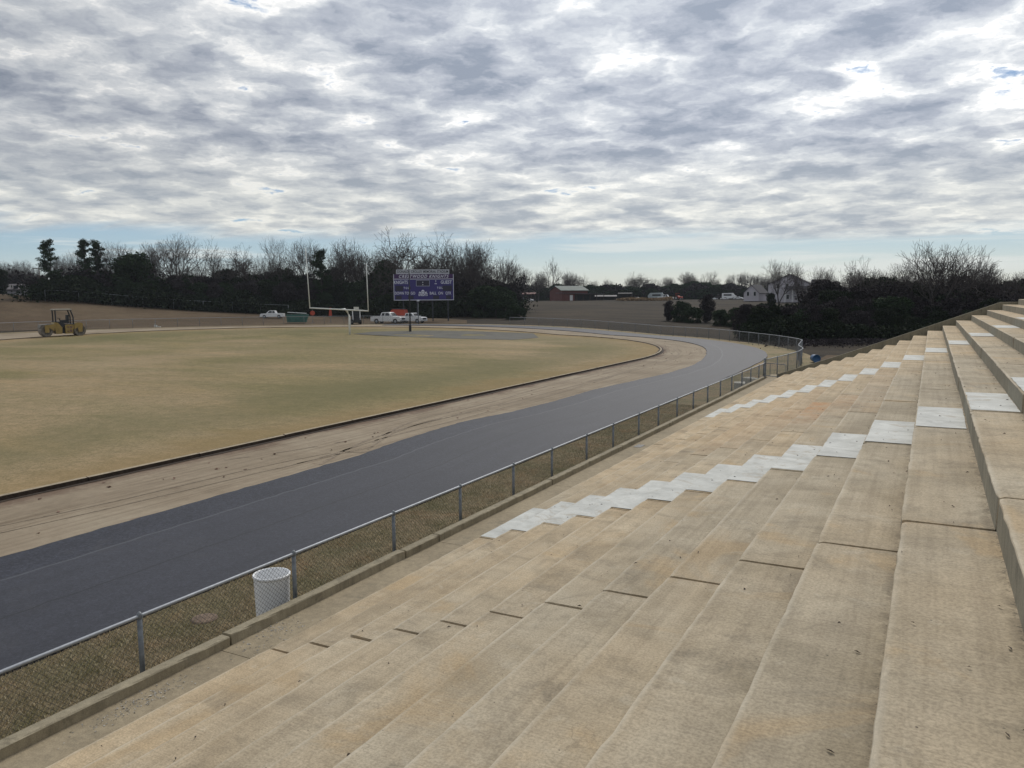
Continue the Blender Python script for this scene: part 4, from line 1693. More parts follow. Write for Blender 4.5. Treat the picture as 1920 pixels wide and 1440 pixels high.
# orange machine between the trucks
x, y = polar(748, 131.5)
om = empty('orange_machine', (x, y, g(x, y)), 'orange work machine cab showing between the two white trucks', 'work machine', None, view_rz(748, 20))
m = MB()
m.prism([(-1.2, .6), (-1.2, 1.9), (-.9, 2.15), (1.1, 2.1), (1.3, 1.2), (1.3, .6)], -.8, .8)
m.build('hood', MT['orange'], om)
m = MB()
m.box((-.1, 0, 2.22), (2.0, 1.5, .10))
m.build('roof', MT['black'], om)
for xx in (-.8, .9):
    for sg in (-1, 1):
        wheel_parts(om, xx, sg * .85, .45)
# green container (dumpster with a white pipe on it)
x, y = polar(557, 134)
gc = empty('green_container', (x, y, g(x, y)), 'dark green open waste container by the far fence, left of the goal post', 'container', None, view_rz(557, 5))
m = MB()
m.prism([(-1.6, .15), (-1.75, 1.35), (1.75, 1.35), (1.35, .15)], -.8, .8)
for xx in np.linspace(-1.4, 1.4, 7):
    m.box((xx, -.83, .75), (.07, .06, 1.1))
m.build('container_body', MT['green'], gc)
m = MB()
m.tube([(-1.6, 0, 1.75), (1.4, .1, 1.55)], .06, 8)
m.build('lid_bar', MT['trimw'], gc)
# utility vehicle / skid steer seen from behind
x, y = polar(666, 125)
sk_ = empty('skid_steer', (x, y, g(x, y)), 'dark compact loader with white frame parked behind the goal post neck', 'loader', None, view_rz(666, 80))
m = MB()
m.box((0, 0, .62), (2.0, .95, .75))
m.box((0, 0, 1.15), (1.2, .9, .35))
m.build('loader_body', MT['black'], sk_)
for sg in (-1, 1):
    m = MB()
    m.tube([(.75, sg * .52, .5), (.6, sg * .56, 1.5), (.5, sg * .56, 2.15)], .07, 6)
    m.build('frame_post', MT['carwhite'], sk_)
    for xx in (-.6, .6):
        wheel_parts(sk_, xx, sg * .62, .38)
m = MB()
m.box((.1, 0, 2.17), (1.3, 1.2, .08))
m.build('roof', MT['galvd'], sk_)
m = MB()
m.box((.58, 0, 1.65), (.03, .95, .7))
m.build('screen', MT['glass'], sk_)
# hazard flags / cones on the fence line
for i, (u, v0, v1, lb) in enumerate(((585, 580, 594, 'round orange road-work sign on a short stand at the far fence'), (618.5, 577, 592, 'narrow orange road-work flag sign standing right of the round orange one'))):
    x, y = polar(u, 131)
    rt_ = empty('roadwork_sign', (x, y, g(x, y)), lb, 'road-work sign', 'orange road-work signs', view_rz(u, 0))
    zt, zb = zpx(u, v0, x, y) - g(x, y), zpx(u, v1, x, y) - g(x, y)
    m = MB()
    if i == 0:
        c_ = (zt + zb) / 2
        m.prism([(.40 * math.cos(t), c_ + .40 * math.sin(t)) for t in np.linspace(0, 2 * PI, 9)[:-1]], -.03, .03)
    else:
        m.prism([(-.26, zb), (.26, zb), (.16, zt), (-.10, zt)], -.03, .03)
    m.build('sign_face', MT['orange'], rt_)
    m = MB()
    m.tube([(0, .05, 0), (0, .05, zt)], .03, 6)
    m.tube([(-.3, .05, 0), (0, .05, .5), (.3, .05, 0)], .02, 6)
    m.build('stand', MT['galvd'], rt_)
# small bright item lying on the sand far left
x, y = at(292, 614)
m = MB()
m.box((0, 0, .18), (.35, .3, .3), .3)
m.box((.55, .1, .1), (.7, .12, .12), .1)
m.tube([(-.2, 0, .3), (-.1, 0, .55)], .03, 6)
ft = m.build('hand_tool', MT['signw'])
ft.location = (x, y, g(x, y))
tag(ft, 'small pale hand tool lying on the sandy base right of the roller', 'tool')

# ------------------------------------------------------------------ roller
rx_, ry_ = polar(114, 110)
S_ = 6.2 / 4.9
ro = empty('road_roller', (rx_, ry_, g(rx_, ry_) - .03), 'yellow tandem road roller with dark canopy parked on the far straight', 'road roller', None, view_rz(114, -12))
DR = .62
for nm, xx in (('drum', -1.78), ('drum', 1.62)):
    m = MB()
    m.lathe([(0, -.72), (DR * .55, -.72), (DR * .60, -.80), (DR * .94, -.82), (DR, -.80), (DR, .80), (DR * .94, .82), (DR * .6, .80), (DR * .55, .72), (0, .72)], 32, axis='y')
    d_ = m.build(nm, MT['steel'], ro, smooth=False)
    d_.location = (xx, 0, DR)
    m = MB()
    m.lathe([(0, -.86), (.17, -.86), (.17, .86), (0, .86)], 12, axis='y')
    m.build('hub', MT['black'], d_)
    # yoke
    m = MB()
    for sg in (-1, 1):
        s2 = 1 if xx > 0 else -1
        m.prism([(xx - .20, .45), (xx + .20, .45), (xx + .26, 1.05), (xx + .30, 1.30), (xx - s2 * .55, 1.42), (xx - s2 * .62, .72), (xx - .24, .95)] if s2 > 0 else
                [(xx - .20, .45), (xx + .20, .45), (xx + .24, .95), (xx + .72, .60), (xx + .80, 1.36), (xx - .22, 1.22)], sg * .93 - .05, sg * .93 + .05)
    m.build('yoke', MT['yellow'], ro)
# water tank / scraper mass at the left end
m = MB()
m.prism([(-2.45, .95), (-2.35, 1.28), (-1.2, 1.36), (-1.1, 1.0)], -.8, .8)
m.build('front_frame', MT['steel'], ro)
m = MB()
m.prism([(-.85, .28), (-1.05, 1.30), (-.95, 1.55), (-.62, 1.48), (-.20, .95), (-.25, .28)], -.86, .86)
m.build('front_body', MT['yellow'], ro)
m = MB()
m.prism([(.12, .28), (.08, 1.22), (.30, 1.28), (1.05, 1.26), (1.32, 1.48), (1.85, 1.42), (1.95, 1.28), (1.10, 1.12), (.90, .70), (.86, .28)], -.86, .86)
m.build('engine_body', MT['yellow'], ro)
for (xx, zz) in ((.38, 1.0), (.38, .55), (.68, .98), (.68, .6)):
    m = MB()
    m.box((xx, -.868, zz), (.22, .03, .14 if xx < .5 else .26))
    m.build('side_vent', MT['clay'], ro)
m = MB()
m.box((-.05, 0, .65), (.5, .9, .6))
m.build('articulation_joint', MT['black'], ro)
m = MB()
m.prism([(-.95, 1.50), (-.98, 1.62), (-.30, 1.58), (.10, 1.30), (1.2, 1.36), (1.25, 1.28), (.2, 1.18), (-.2, 1.0), (-.6, 1.45)], -.80, .80)
m.build('operator_deck', MT['black'], ro)
m = MB()
m.box((.25, 0, 1.58), (.75, .8, .34))
m.box((.52, 0, 2.0), (.24, .62, .62))
m.build('seat', MT['black'], ro)
m = MB()
m.tube([(-.15, 0, 1.45), (-.30, 0, 1.92)], .05, 6)
m.lathe([(.20, -.02), (.23, 0), (.20, .02), (.17, 0), (.20, -.02)], 14, c=(-.32, 0, 1.96))
m.build('steering_wheel', MT['black'], ro)
for (p0, p1, p2) in (((-.82, 1.5), (-.82, 2.2), (-.84, 2.86)), ((.98, 1.35), (.98, 2.1), (.74, 2.84))):
    for sg in (-1, 1):
        m = MB()
        m.tube([(p0[0], sg * .72, p0[1]), (p1[0], sg * .72, p1[1]), (p2[0], sg * .72, p2[1])], .075, 8)
        m.build('canopy_post', MT['black'], ro)
m = MB()
m.box((-.06, 0, 2.91), (1.86, 1.62, .11))
cn = m.build('canopy', simple('canopy_tan', (.45, .42, .36), .6, 0, .1, 3), ro)
m = MB()
m.box((-.06, 0, 2.83), (1.86, 1.52, .06))
m.build('canopy_frame', MT['black'], cn)
for sg in (-1, 1):
    m = MB()
    m.tube([(.35, sg * .78, 1.3), (.35, sg * .78, 1.75), (.95, sg * .78, 1.75)], .025, 6)
    m.build('guard_rail', MT['black'], ro)
for xx in (-1.72, 1.60):
    m = MB()
    m.box((xx, -.82, 1.22), (.18, .12, .16))
    m.build('work_light', MT['orange' if xx > 0 else 'black'], ro)
ro.scale = (1.04, 1.0, 1.1)


# ------------------------------------------------------------------ buildings
def gable(root, L, Wd, h, rh, wall, roofm, ov=.3, roof_name='roof'):
    """ridge along x"""
    m = MB()
    m.prism([(0, 0)] * 0 or [(-L / 2, 0), (L / 2, 0), (L / 2, h), (-L / 2, h)], -Wd / 2, Wd / 2)
    vs = [(-L / 2, -Wd / 2, h), (-L / 2, Wd / 2, h), (-L / 2, 0, h + rh), (L / 2, -Wd / 2, h), (L / 2, Wd / 2, h), (L / 2, 0, h + rh)]
    m.add([(a * .999, b * .999, c) for a, b, c in vs], [(0, 2, 1), (3, 4, 5), (0, 3, 5, 2), (1, 2, 5, 4)])
    m.build('wall', wall, root)
    m = MB()
    t = .12
    for sg in (-1, 1):
        k = rh / (Wd / 2)
        a = (sg * (Wd / 2 + ov), h - ov * k + .05)
        b = (0, h + rh + .05)
        vs = []
        for xx in (-L / 2 - ov, L / 2 + ov):
            vs += [(xx, a[0], a[1]), (xx, b[0], b[1]), (xx, b[0], b[1] + t), (xx, a[0], a[1] + t)]
        m.add(vs, [(0, 1, 2, 3), (7, 6, 5, 4), (0, 4, 5, 1), (1, 5, 6, 2), (2, 6, 7, 3), (3, 7, 4, 0)])
    return m.build(roof_name, roofm, root)


# red barn
bx0, by0 = polar(1066, 258)
gz0 = g(bx0, by0)
br = empty('barn', (bx0, by0, gz0), 'red barn with pale green tin roof on the far field', 'barn', None, view_rz(1066, -28))
hh = zpx(1066, 545, bx0, by0) - gz0
gable(br, 9.4, 8.2, hh, zpx(1066, 537, bx0, by0) - gz0 - hh, MT['barnred'], MT['tin'], .35)
m = MB()
m.prism([(-6.8, 2.35), (8.6, 1.9), (8.6, 2.02), (-6.8, 2.5)], -8.6, -4.16)
m.build('lean_to_roof', MT['tingrey'], br)
m = MB()
m.prism([(-6.6, 0), (-2.2, 0), (-2.2, 2.2), (-6.6, 2.35)], -8.2, -4.2)
m.build('lean_to_wall', MT['barnred'], br)
for xx in (-1.5, .8, 3.2, 5.6, 8.2):
    m = MB()
    m.box((xx, -8.3, 1.0), (.16, .16, 2.0))
    m.build('lean_to_post', MT['wood'], br)
m = MB()
m.box((-3.4, -8.22, .9), (1.0, .06, 1.7))
m.build('door', MT['trimw'], br)
m = MB()
m.box((3.2, -4.22, .95), (8.0, .08, 1.9))
m.build('dark_opening', MT['darkshed'], br)


def shed(u, r_, wpx, v_top, v_eave, label, roofm, turn=0, depth=4.0):
    x, y = polar(u, r_)
    z0 = g(x, y)
    o = empty('open_shed', (x, y, z0), label, 'shed', None, view_rz(u, turn))
    wm = wpx * r_ / 1490
    zt, ze = zpx(u, v_top, x, y) - z0, zpx(u, v_eave, x, y) - z0
    m = MB()
    m.add([(-wm / 2, -depth / 2, ze), (wm / 2, -depth / 2, ze), (wm / 2, depth / 2, zt), (-wm / 2, depth / 2, zt), (-wm / 2, -depth / 2, ze + .12), (wm / 2, -depth / 2, ze + .12), (wm / 2, depth / 2, zt + .12), (-wm / 2, depth / 2, zt + .12)],
          [(0, 3, 2, 1), (4, 5, 6, 7), (0, 1, 5, 4), (1, 2, 6, 5), (2, 3, 7, 6), (3, 0, 4, 7)])
    m.build('roof', roofm, o)
    m = MB()
    m.box((0, depth / 2 - .3, ze / 2), (wm * .96, .1, ze - .01))
    m.build('back_wall', MT['darkshed'], o)
    for k in range(4):
        m = MB()
        m.box((-wm * .46 + wm * .92 * k / 3, -depth / 2 + .2, ze / 2), (.14, .14, ze))
        m.build('post', MT['wood'], o)
    return o


shed(1133, 262, 46, 554, 556.5, 'long low shed with grey roof right of the red barn', MT['tingrey'])
shed(1172, 268, 26, 549.5, 551, 'taller dark open shed right of the long grey one', MT['darkshed'])
shed(992, 262, 26, 549, 552, 'small dark shed at the left side of the red barn', MT['barnred'])

for (u, r_, s, kind, mt, lb, turn) in (
        (978, 248, .62, 'pickup', 'black', 'dark pickup parked far off left of the red barn', 10),
        (994, 250, .50, 'car', 'carwhite', 'small white car beside the dark pickup near the barn', 30),
        (1196, 250, .62, 'car', 'carwhite', 'white car half hidden by tan weeds midway between barn and house', 10),
        (1248, 252, .85, 'pickup', 'carwhite', 'pale work truck far off, left of the orange machine', 190),
        (1358, 250, .5, 'car', 'carwhite', 'small white car at the far treeline, left of the white van', 170),
        (1385, 252, .62, 'car', 'carwhite', 'white car furthest right in the far row near the house', 20),
        (1340, 252, .45, 'car', 'carwhite', 'tiny white car leftmost of the far row before the house', 0)):
    x, y = polar(u, r_)
    pickup((x, y, g(x, y)), view_rz(u, turn), lb, MT[mt], kind, s, 'vehicles far across the field', 'pickup truck' if kind == 'pickup' else 'car')
# camper / boat on a trailer and van
x, y = polar(1230, 254)
bt = empty('camper_trailer', (x, y, g(x, y)), 'pale camper trailer parked far off right of the tan weeds', 'camper', 'vehicles far across the field', view_rz(1230, 5))
m = MB()
m.prism([(-2.3, .5), (-2.5, 1.3), (-1.8, 2.2), (1.9, 2.3), (2.4, 1.4), (2.2, .5)], -.9, .9)
m.build('body', simple('pale_camper', (.33, .37, .38), .5, 0, .1, 2), bt)
m = MB()
m.box((.2, -.91, 1.5), (2.6, .04, .5))
m.build('window', MT['glass'], bt)
for xx in (-.5, .5):
    wheel_parts(bt, xx, -.8, .34)
x, y = polar(1367, 258)
vn = empty('white_van', (x, y, g(x, y)), 'white box van with long pale roof in the far row left of the house', 'van', 'vehicles far across the field', view_rz(1367, 5))
m = MB()
m.prism([(-2.1, .4), (-2.1, 2.0), (1.1, 2.05), (1.7, 1.3), (2.2, 1.1), (2.2, .4)], -.9, .9)
m.build('body', MT['carwhite'], vn)
m = MB()
m.box((-.4, -.91, 1.45), (2.4, .04, .5))
m.build('window', MT['glass'], vn)
for xx in (-1.3, 1.4):
    wheel_parts(vn, xx, -.8, .36)
x, y = polar(1273, 246)
oz = empty('orange_tractor', (x, y, g(x, y)), 'small orange tractor far off in front of the dark wood', 'tractor', None, view_rz(1273, 30))
m = MB()
m.prism([(-.9, .5), (-.9, 1.2), (-.2, 1.3), (.1, 1.1), (1.1, 1.05), (1.1, .5)], -.45, .45)
m.build('hood', MT['orange'], oz)
m = MB()
m.box((-.5, 0, 2.0), (1.0, .9, .08))
m.tube([(-.9, .35, 1.1), (-.9, .35, 2.0)], .04, 6)
m.tube([(-.9, -.35, 1.1), (-.9, -.35, 2.0)], .04, 6)
m.build('canopy', MT['orange'], oz)
wheel_parts(oz, -.6, .6, .6)
wheel_parts(oz, -.6, -.6, .6)
wheel_parts(oz, .9, .5, .35)
wheel_parts(oz, .9, -.5, .35)
# right-hand house
hx, hy = polar(1482, 225)
hz0 = g(hx, hy) - .1
hs = empty('gabled_house', (hx, hy, hz0), 'large pale house with dark gable roof behind the bare trees right of centre', 'house', None, view_rz(1482, 6) + R(90))
KH = 225 / 1490
# main block: gable end faces the viewer; ridge along local x (depth)
h1 = zpx(1482, 533, hx, hy) - hz0
gable(hs, 9.0, 68 * KH, h1, zpx(1482, 515.5, hx, hy) - hz0 - h1, MT['siding'], MT['shingle'], .4)
for (yy, zz) in ((-2.6, 1.4), (0.2, 1.4), (-2.4, 4.2), (.4, 4.2), (2.7, 4.2)):
    for sg in (-1,):
        m = MB()
        m.box((-4.53, yy, zz), (.08, .85, 1.3))
        f = m.build('window', MT['trimw'], hs)
        m = MB()
        m.box((-4.575, yy, zz), (.04, .65, 1.1))
        m.build('pane', MT['glass'], f)
m = MB()
m.add([(-7.2, -6.2, 3.4), (-7.2, .9, 3.4), (-4.55, .9, 4.0), (-4.55, -6.2, 4.0), (-7.2, -6.2, 3.55), (-7.2, .9, 3.55), (-4.55, .9, 4.15), (-4.55, -6.2, 4.15)],
      [(0, 3, 2, 1), (4, 5, 6, 7), (0, 1, 5, 4), (1, 2, 6, 5), (2, 3, 7, 6), (3, 0, 4, 7)])
m.build('porch_roof', MT['shingle'], hs)
for yy in (-6.0, -4.6, -3.0, -1.2, .6):
    m = MB()
    m.box((-7.0, yy, 1.7), (.22, .22, 3.4))
    m.build('porch_column', MT['trimw'], hs)
# side wing
m = MB()
m.box((1.0, -6.7, 2.6), (6, 3.2, 5.2))
m.build('side_wing', MT['siding'], hs)
m = MB()
m.prism([(-2.3, 5.2), (4.3, 5.2), (3.4, 5.9), (-1.4, 5.9)], -8.6, -5.2)
m.build('wing_roof', MT['shingle'], hs)
# neighbouring lower house to the left of it
hx2, hy2 = polar(1417, 232)
hz2 = g(hx2, hy2) - .1
h2 = empty('gabled_house', (hx2, hy2, hz2), 'smaller pale gabled house left of the large one', 'house', None, view_rz(1417, 20) + R(90))
gable(h2, 7, 27 * 232 / 1490, zpx(1417, 549, hx2, hy2) - hz2, zpx(1417, 535, hx2, hy2) - zpx(1417, 549, hx2, hy2), MT['siding'], MT['shingle'], .3)
for yy in (-1, .9):
    m = MB()
    m.box((-3.53, yy, 2.0), (.08, .8, 1.3))
    f = m.build('window', MT['trimw'], h2)
    m = MB()
    m.box((-3.575, yy, 2.0), (.04, .6, 1.1))
    m.build('pane', MT['glass'], f)
# left low house
lx, ly = polar(14, 215)
lz = g(lx, ly) - .2
lhh = empty('low_house', (lx, ly, lz), 'low grey single-storey house at the left edge behind the embankment', 'house', None, view_rz(14, 8))
gable(lhh, 9.0, 6.5, zpx(14, 543, lx, ly) - lz, 1.1, MT['siding'], MT['tingrey'], .5)
for xx in (-2.6, -.2, 2.2, 3.6):
    m = MB()
    m.box((xx, -3.27, 1.9), (.9, .05, 1.0))
    m.build('window', MT['glass'], lhh)
# ------------------------------------------------------------------ trees
def frust(m, a, b, ra, rb_, n):
    d = (b - a).normalized()
    p = d.orthogonal().normalized()
    q = d.cross(p)
    vs = []
    for c, r_ in ((a, ra), (b, rb_)):
        for k in range(n):
            t = 2 * PI * k / n
            vs.append(c + (p * math.cos(t) + q * math.sin(t)) * r_)
    m.add(vs, [(k, (k + 1) % n, (k + 1) % n + n, k + n) for k in range(n)])


def bare_tree(seed, H=16.0, spread=1.0, fork=.28, levels=7, twig=.020, droop=0.0, multi=1):
    """returns (trunk mesh builder, crown mesh builder) about H metres tall"""
    rs_ = random.Random(seed)
    tr, cr = MB(), MB()
    cnt = [0]

    def rv():
        return Vector((rs_.gauss(0, 1), rs_.gauss(0, 1), rs_.gauss(0, 1)))

    def grow(p, d, L, r_, lev):
        m = tr if lev < 3 else cr
        nseg = 3 if lev < 4 else 2
        n = 7 if lev == 0 else (5 if lev < 3 else 3)
        pts = [p]
        for i in range(nseg):
            d = (d + rv() * (.08 if lev < 2 else .10) + Vector((0, 0, .05 if lev > 1 else .03))).normalized()
            q = pts[-1] + d * L / nseg
            ra = max(twig, r_ * (1 - .35 * i / nseg))
            rb_ = max(twig * .9, r_ * (1 - .35 * (i + 1) / nseg))
            frust(m, pts[-1], q, ra, rb_, n)
            pts.append(q)
            if lev >= 2 and lev < levels and i < nseg - 1 and rs_.random() < .55:
                ax = rv().cross(d).normalized()
                a = R(rs_.uniform(35, 65))
                dd = (d * math.cos(a) + ax * math.sin(a)).normalized()
                grow(q, dd, L * rs_.uniform(.45, .7), rb_ * .5, lev + 1 if lev + 1 < levels else levels)
        if lev >= levels:
            return
        nc = rs_.choice((2, 3, 3)) if lev < 3 else 2
        ph = rs_.uniform(0, 2 * PI)
        for k in range(nc):
            u_ = d.orthogonal().normalized()
            v_ = d.cross(u_)
            t = ph + 2 * PI * k / nc + rs_.uniform(-.4, .4)
            ax = u_ * math.cos(t) + v_ * math.sin(t)
            a = R(rs_.uniform(16, 40) * spread)
            dd = (d * math.cos(a) + ax * math.sin(a) + Vector((0, 0, -droop if lev > 3 else .05))).normalized()
            grow(pts[-1], dd, L * rs_.uniform(.70, .92), r_ * (.62 if nc == 3 else .68), lev + 1)
    for k in range(multi):
        d0 = Vector((rs_.gauss(0, .05 + .2 * (multi > 1)), rs_.gauss(0, .05 + .2 * (multi > 1)), 1)).normalized()
        grow(Vector((rs_.uniform(-.3, .3) * (multi > 1), rs_.uniform(-.3, .3) * (multi > 1), -.3)), d0, H * fork, H * .026 / multi ** .5, 0)
    return tr, cr


def normalise(tr, cr, H):
    zm = max(v[2] for v in cr.v)
    k = H / zm
    for m in (tr, cr):
        m.v = [(x * k, y * k, z * k) for x, y, z in m.v]


def leaf_cloud(m, c, rad, n, s0, s1, rs_, shell=.55):
    """n leaf quads scattered through an ellipsoid"""
    nn = n
    d = rs_.normal(size=(nn, 3))
    d /= np.linalg.norm(d, axis=1)[:, None]
    rr = shell + (1 - shell) * rs_.random(nn) ** .6
    rr *= 1 + .22 * np.sin(d[:, 0] * 5 + c[0]) * np.sin(d[:, 2] * 6 + c[1] * 2)
    p = np.array(c) + d * rr[:, None] * np.array(rad)
    a = rs_.normal(size=(nn, 3))
    a /= np.linalg.norm(a, axis=1)[:, None]
    b = np.cross(a, rs_.normal(size=(nn, 3)))
    b /= np.linalg.norm(b, axis=1)[:, None]
    s = rs_.uniform(s0, s1, nn)[:, None]
    q = np.stack([p - a * s, p + b * s * .55, p + a * s, p - b * s * .55], 1).reshape(-1, 3)
    o = len(m.v)
    m.v += [tuple(x) for x in q]
    m.f += [(o + 4 * i, o + 4 * i + 1, o + 4 * i + 2, o + 4 * i + 3) for i in range(nn)]
    m.mi += [0] * nn


def evergreen(seed, kind='bushy'):
    rs_ = np.random.default_rng(seed)
    r1 = random.Random(seed)
    tr, cr = MB(), MB()
    if kind == 'pine':
        H = 16.0
        pts = [Vector((0, 0, -.3))]
        for i in range(6):
            pts.append(pts[-1] + Vector((r1.gauss(0, .18), r1.gauss(0, .18), H * .95 / 6)))
        tr.tube(pts, [.26, .24, .21, .18, .14, .10, .04], 7)
        for i in range(44):
            z = H * (.16 + .82 * (i / 43))
            f = z / H
            L = (1 - f) ** .55 * 2.7 * r1.uniform(.45, 1.3) + .5
            a = r1.uniform(0, 2 * PI)
            b = Vector((math.cos(a) * L, math.sin(a) * L, z + r1.uniform(.1, .8)))
            base = Vector((0, 0, z))
            tr.tube([base, base.lerp(b, .6), b], [.07, .05, .03], 4)
            for t, w_ in ((1.0, 1.0), (.5, .85)):
                c = base.lerp(b, t)
                leaf_cloud(cr, (c.x, c.y, c.z + .1), (1.0 * w_, 1.0 * w_, .62 * w_), 110, .08, .26, rs_, .25)
        return tr, cr, H
    if kind == 'bushy':
        H = 9.0
        tr.tube([(0, 0, -.3), (.1, 0, 2), (0, .1, 6)], [.22, .18, .08], 6)
        for i in range(34):
            t = r1.random()
            z = .5 + 7.8 * t
            rr = 2.6 * math.sin(PI * min(1, .18 + .80 * (1 - t))) ** .8
            a = r1.uniform(0, 2 * PI)
            q = rr * r1.uniform(.2, .95)
            leaf_cloud(cr, (math.cos(a) * q, math.sin(a) * q, z), (1.25, 1.25, .95), 210, .10, .30, rs_, .5)
            tr.tube([(0, 0, z * .7), (math.cos(a) * q, math.sin(a) * q, z)], [.05, .02], 3)
        return tr, cr, H
    H = 9.0                                   # 'round': broad ivy-clad crown
    tr.tube([(0, 0, -.3), (0, .1, 2.2), (.1, 0, 5)], [.26, .2, .1], 6)
    for i in range(40):
        a, el = r1.uniform(0, 2 * PI), r1.uniform(-.35, 1.45)
        q = r1.uniform(.5, 1.0)
        c = (math.cos(a) * math.cos(el) * 3.2 * q, math.sin(a) * math.cos(el) * 3.2 * q, 4.4 + math.sin(el) * 3.6 * q)
        leaf_cloud(cr, c, (1.3, 1.3, 1.0), 190, .10, .32, rs_, .45)
        tr.tube([(0, .1, 2.6), c], [.07, .02], 3)
    for i in range(14):
        a = r1.uniform(0, 2 * PI)
        leaf_cloud(cr, (math.cos(a) * 2.1, math.sin(a) * 2.1, r1.uniform(.4, 2.5)), (1.3, 1.3, 1.0), 150, .12, .32, rs_, .4)
    return tr, cr, H


PROTO = {}
BARE = [(3, 1.0, .24, 7, .022, 0, 1), (8, 1.25, .20, 7, .022, 0, 1), (15, .72, .27, 7, .020, 0, 1), (22, 1.1, .17, 7, .022, .0, 2), (31, .85, .30, 7, .020, 0, 1), (41, 1.35, .20, 8, .024, .0, 1)]
for i, (sd_, sp_, fk_, lv_, tw_, dr_, mu_) in enumerate(BARE):
    tr, cr = bare_tree(sd_, 16, sp_, fk_, lv_, tw_, dr_, mu_)
    normalise(tr, cr, 16.0)
    wr_ = max(math.hypot(v[0], v[1]) for v in cr.v)
    PROTO['bare%d' % i] = (tr, cr, 16.0, 'twig', wr_)
for i, k in enumerate(('pine', 'pine', 'bushy', 'bushy', 'round', 'round', 'bushy', 'round')):
    tr, cr, H = evergreen(100 + i, k)
    PROTO['%s%d' % (k, i)] = (tr, cr, H, 'brush' if i >= 6 else ('pine' if k == 'pine' else ('leaf' if k == 'bushy' else 'pine')), 3)

first = {}


def tree(key, x, y, top, label, group=None, wide=1.0, rz=None, zbase=None, name=None, catg='tree'):
    """top: height above the ground"""
    tr, cr, H, mt, _ = PROTO[key]
    z = (g(x, y) if zbase is None else zbase) - .15
    nm = name or ('bare_tree' if key.startswith('bare') else ('pine_tree' if key.startswith('pine') else 'evergreen_tree'))
    if key not in first:
        root = empty(nm, (0, 0, 0), label, catg, group)
        a = tr.build('trunk', MT['bark'], root)
        b = cr.build('crown', MT[mt], root)
        first[key] = (root, a.data, b.data)
    else:
        r0 = first[key][0]
        root = r0.copy()
        C.objects.link(root)
        root.name = nm
        for ch in list(r0.children):
            c = ch.copy()
            C.objects.link(c)
            c.parent = root
        for k_ in ('group', 'label', 'category'):
            if k_ in root:
                del root[k_]
        tag(root, label, catg, group)
    root.location = (x, y, z)
    s = top / H
    root.scale = (s * wide, s * wide, s)
    root.rotation_euler = (0, 0, random.uniform(0, 2 * PI) if rz is None else rz)
    return root


def tpx(key, u, r_, vtop, label, group=None, wide=1.0, **kw):
    x, y = polar(u, r_)
    return tree(key, x, y, zpx(u, vtop, x, y) - g(x, y), label, group, wide, **kw)


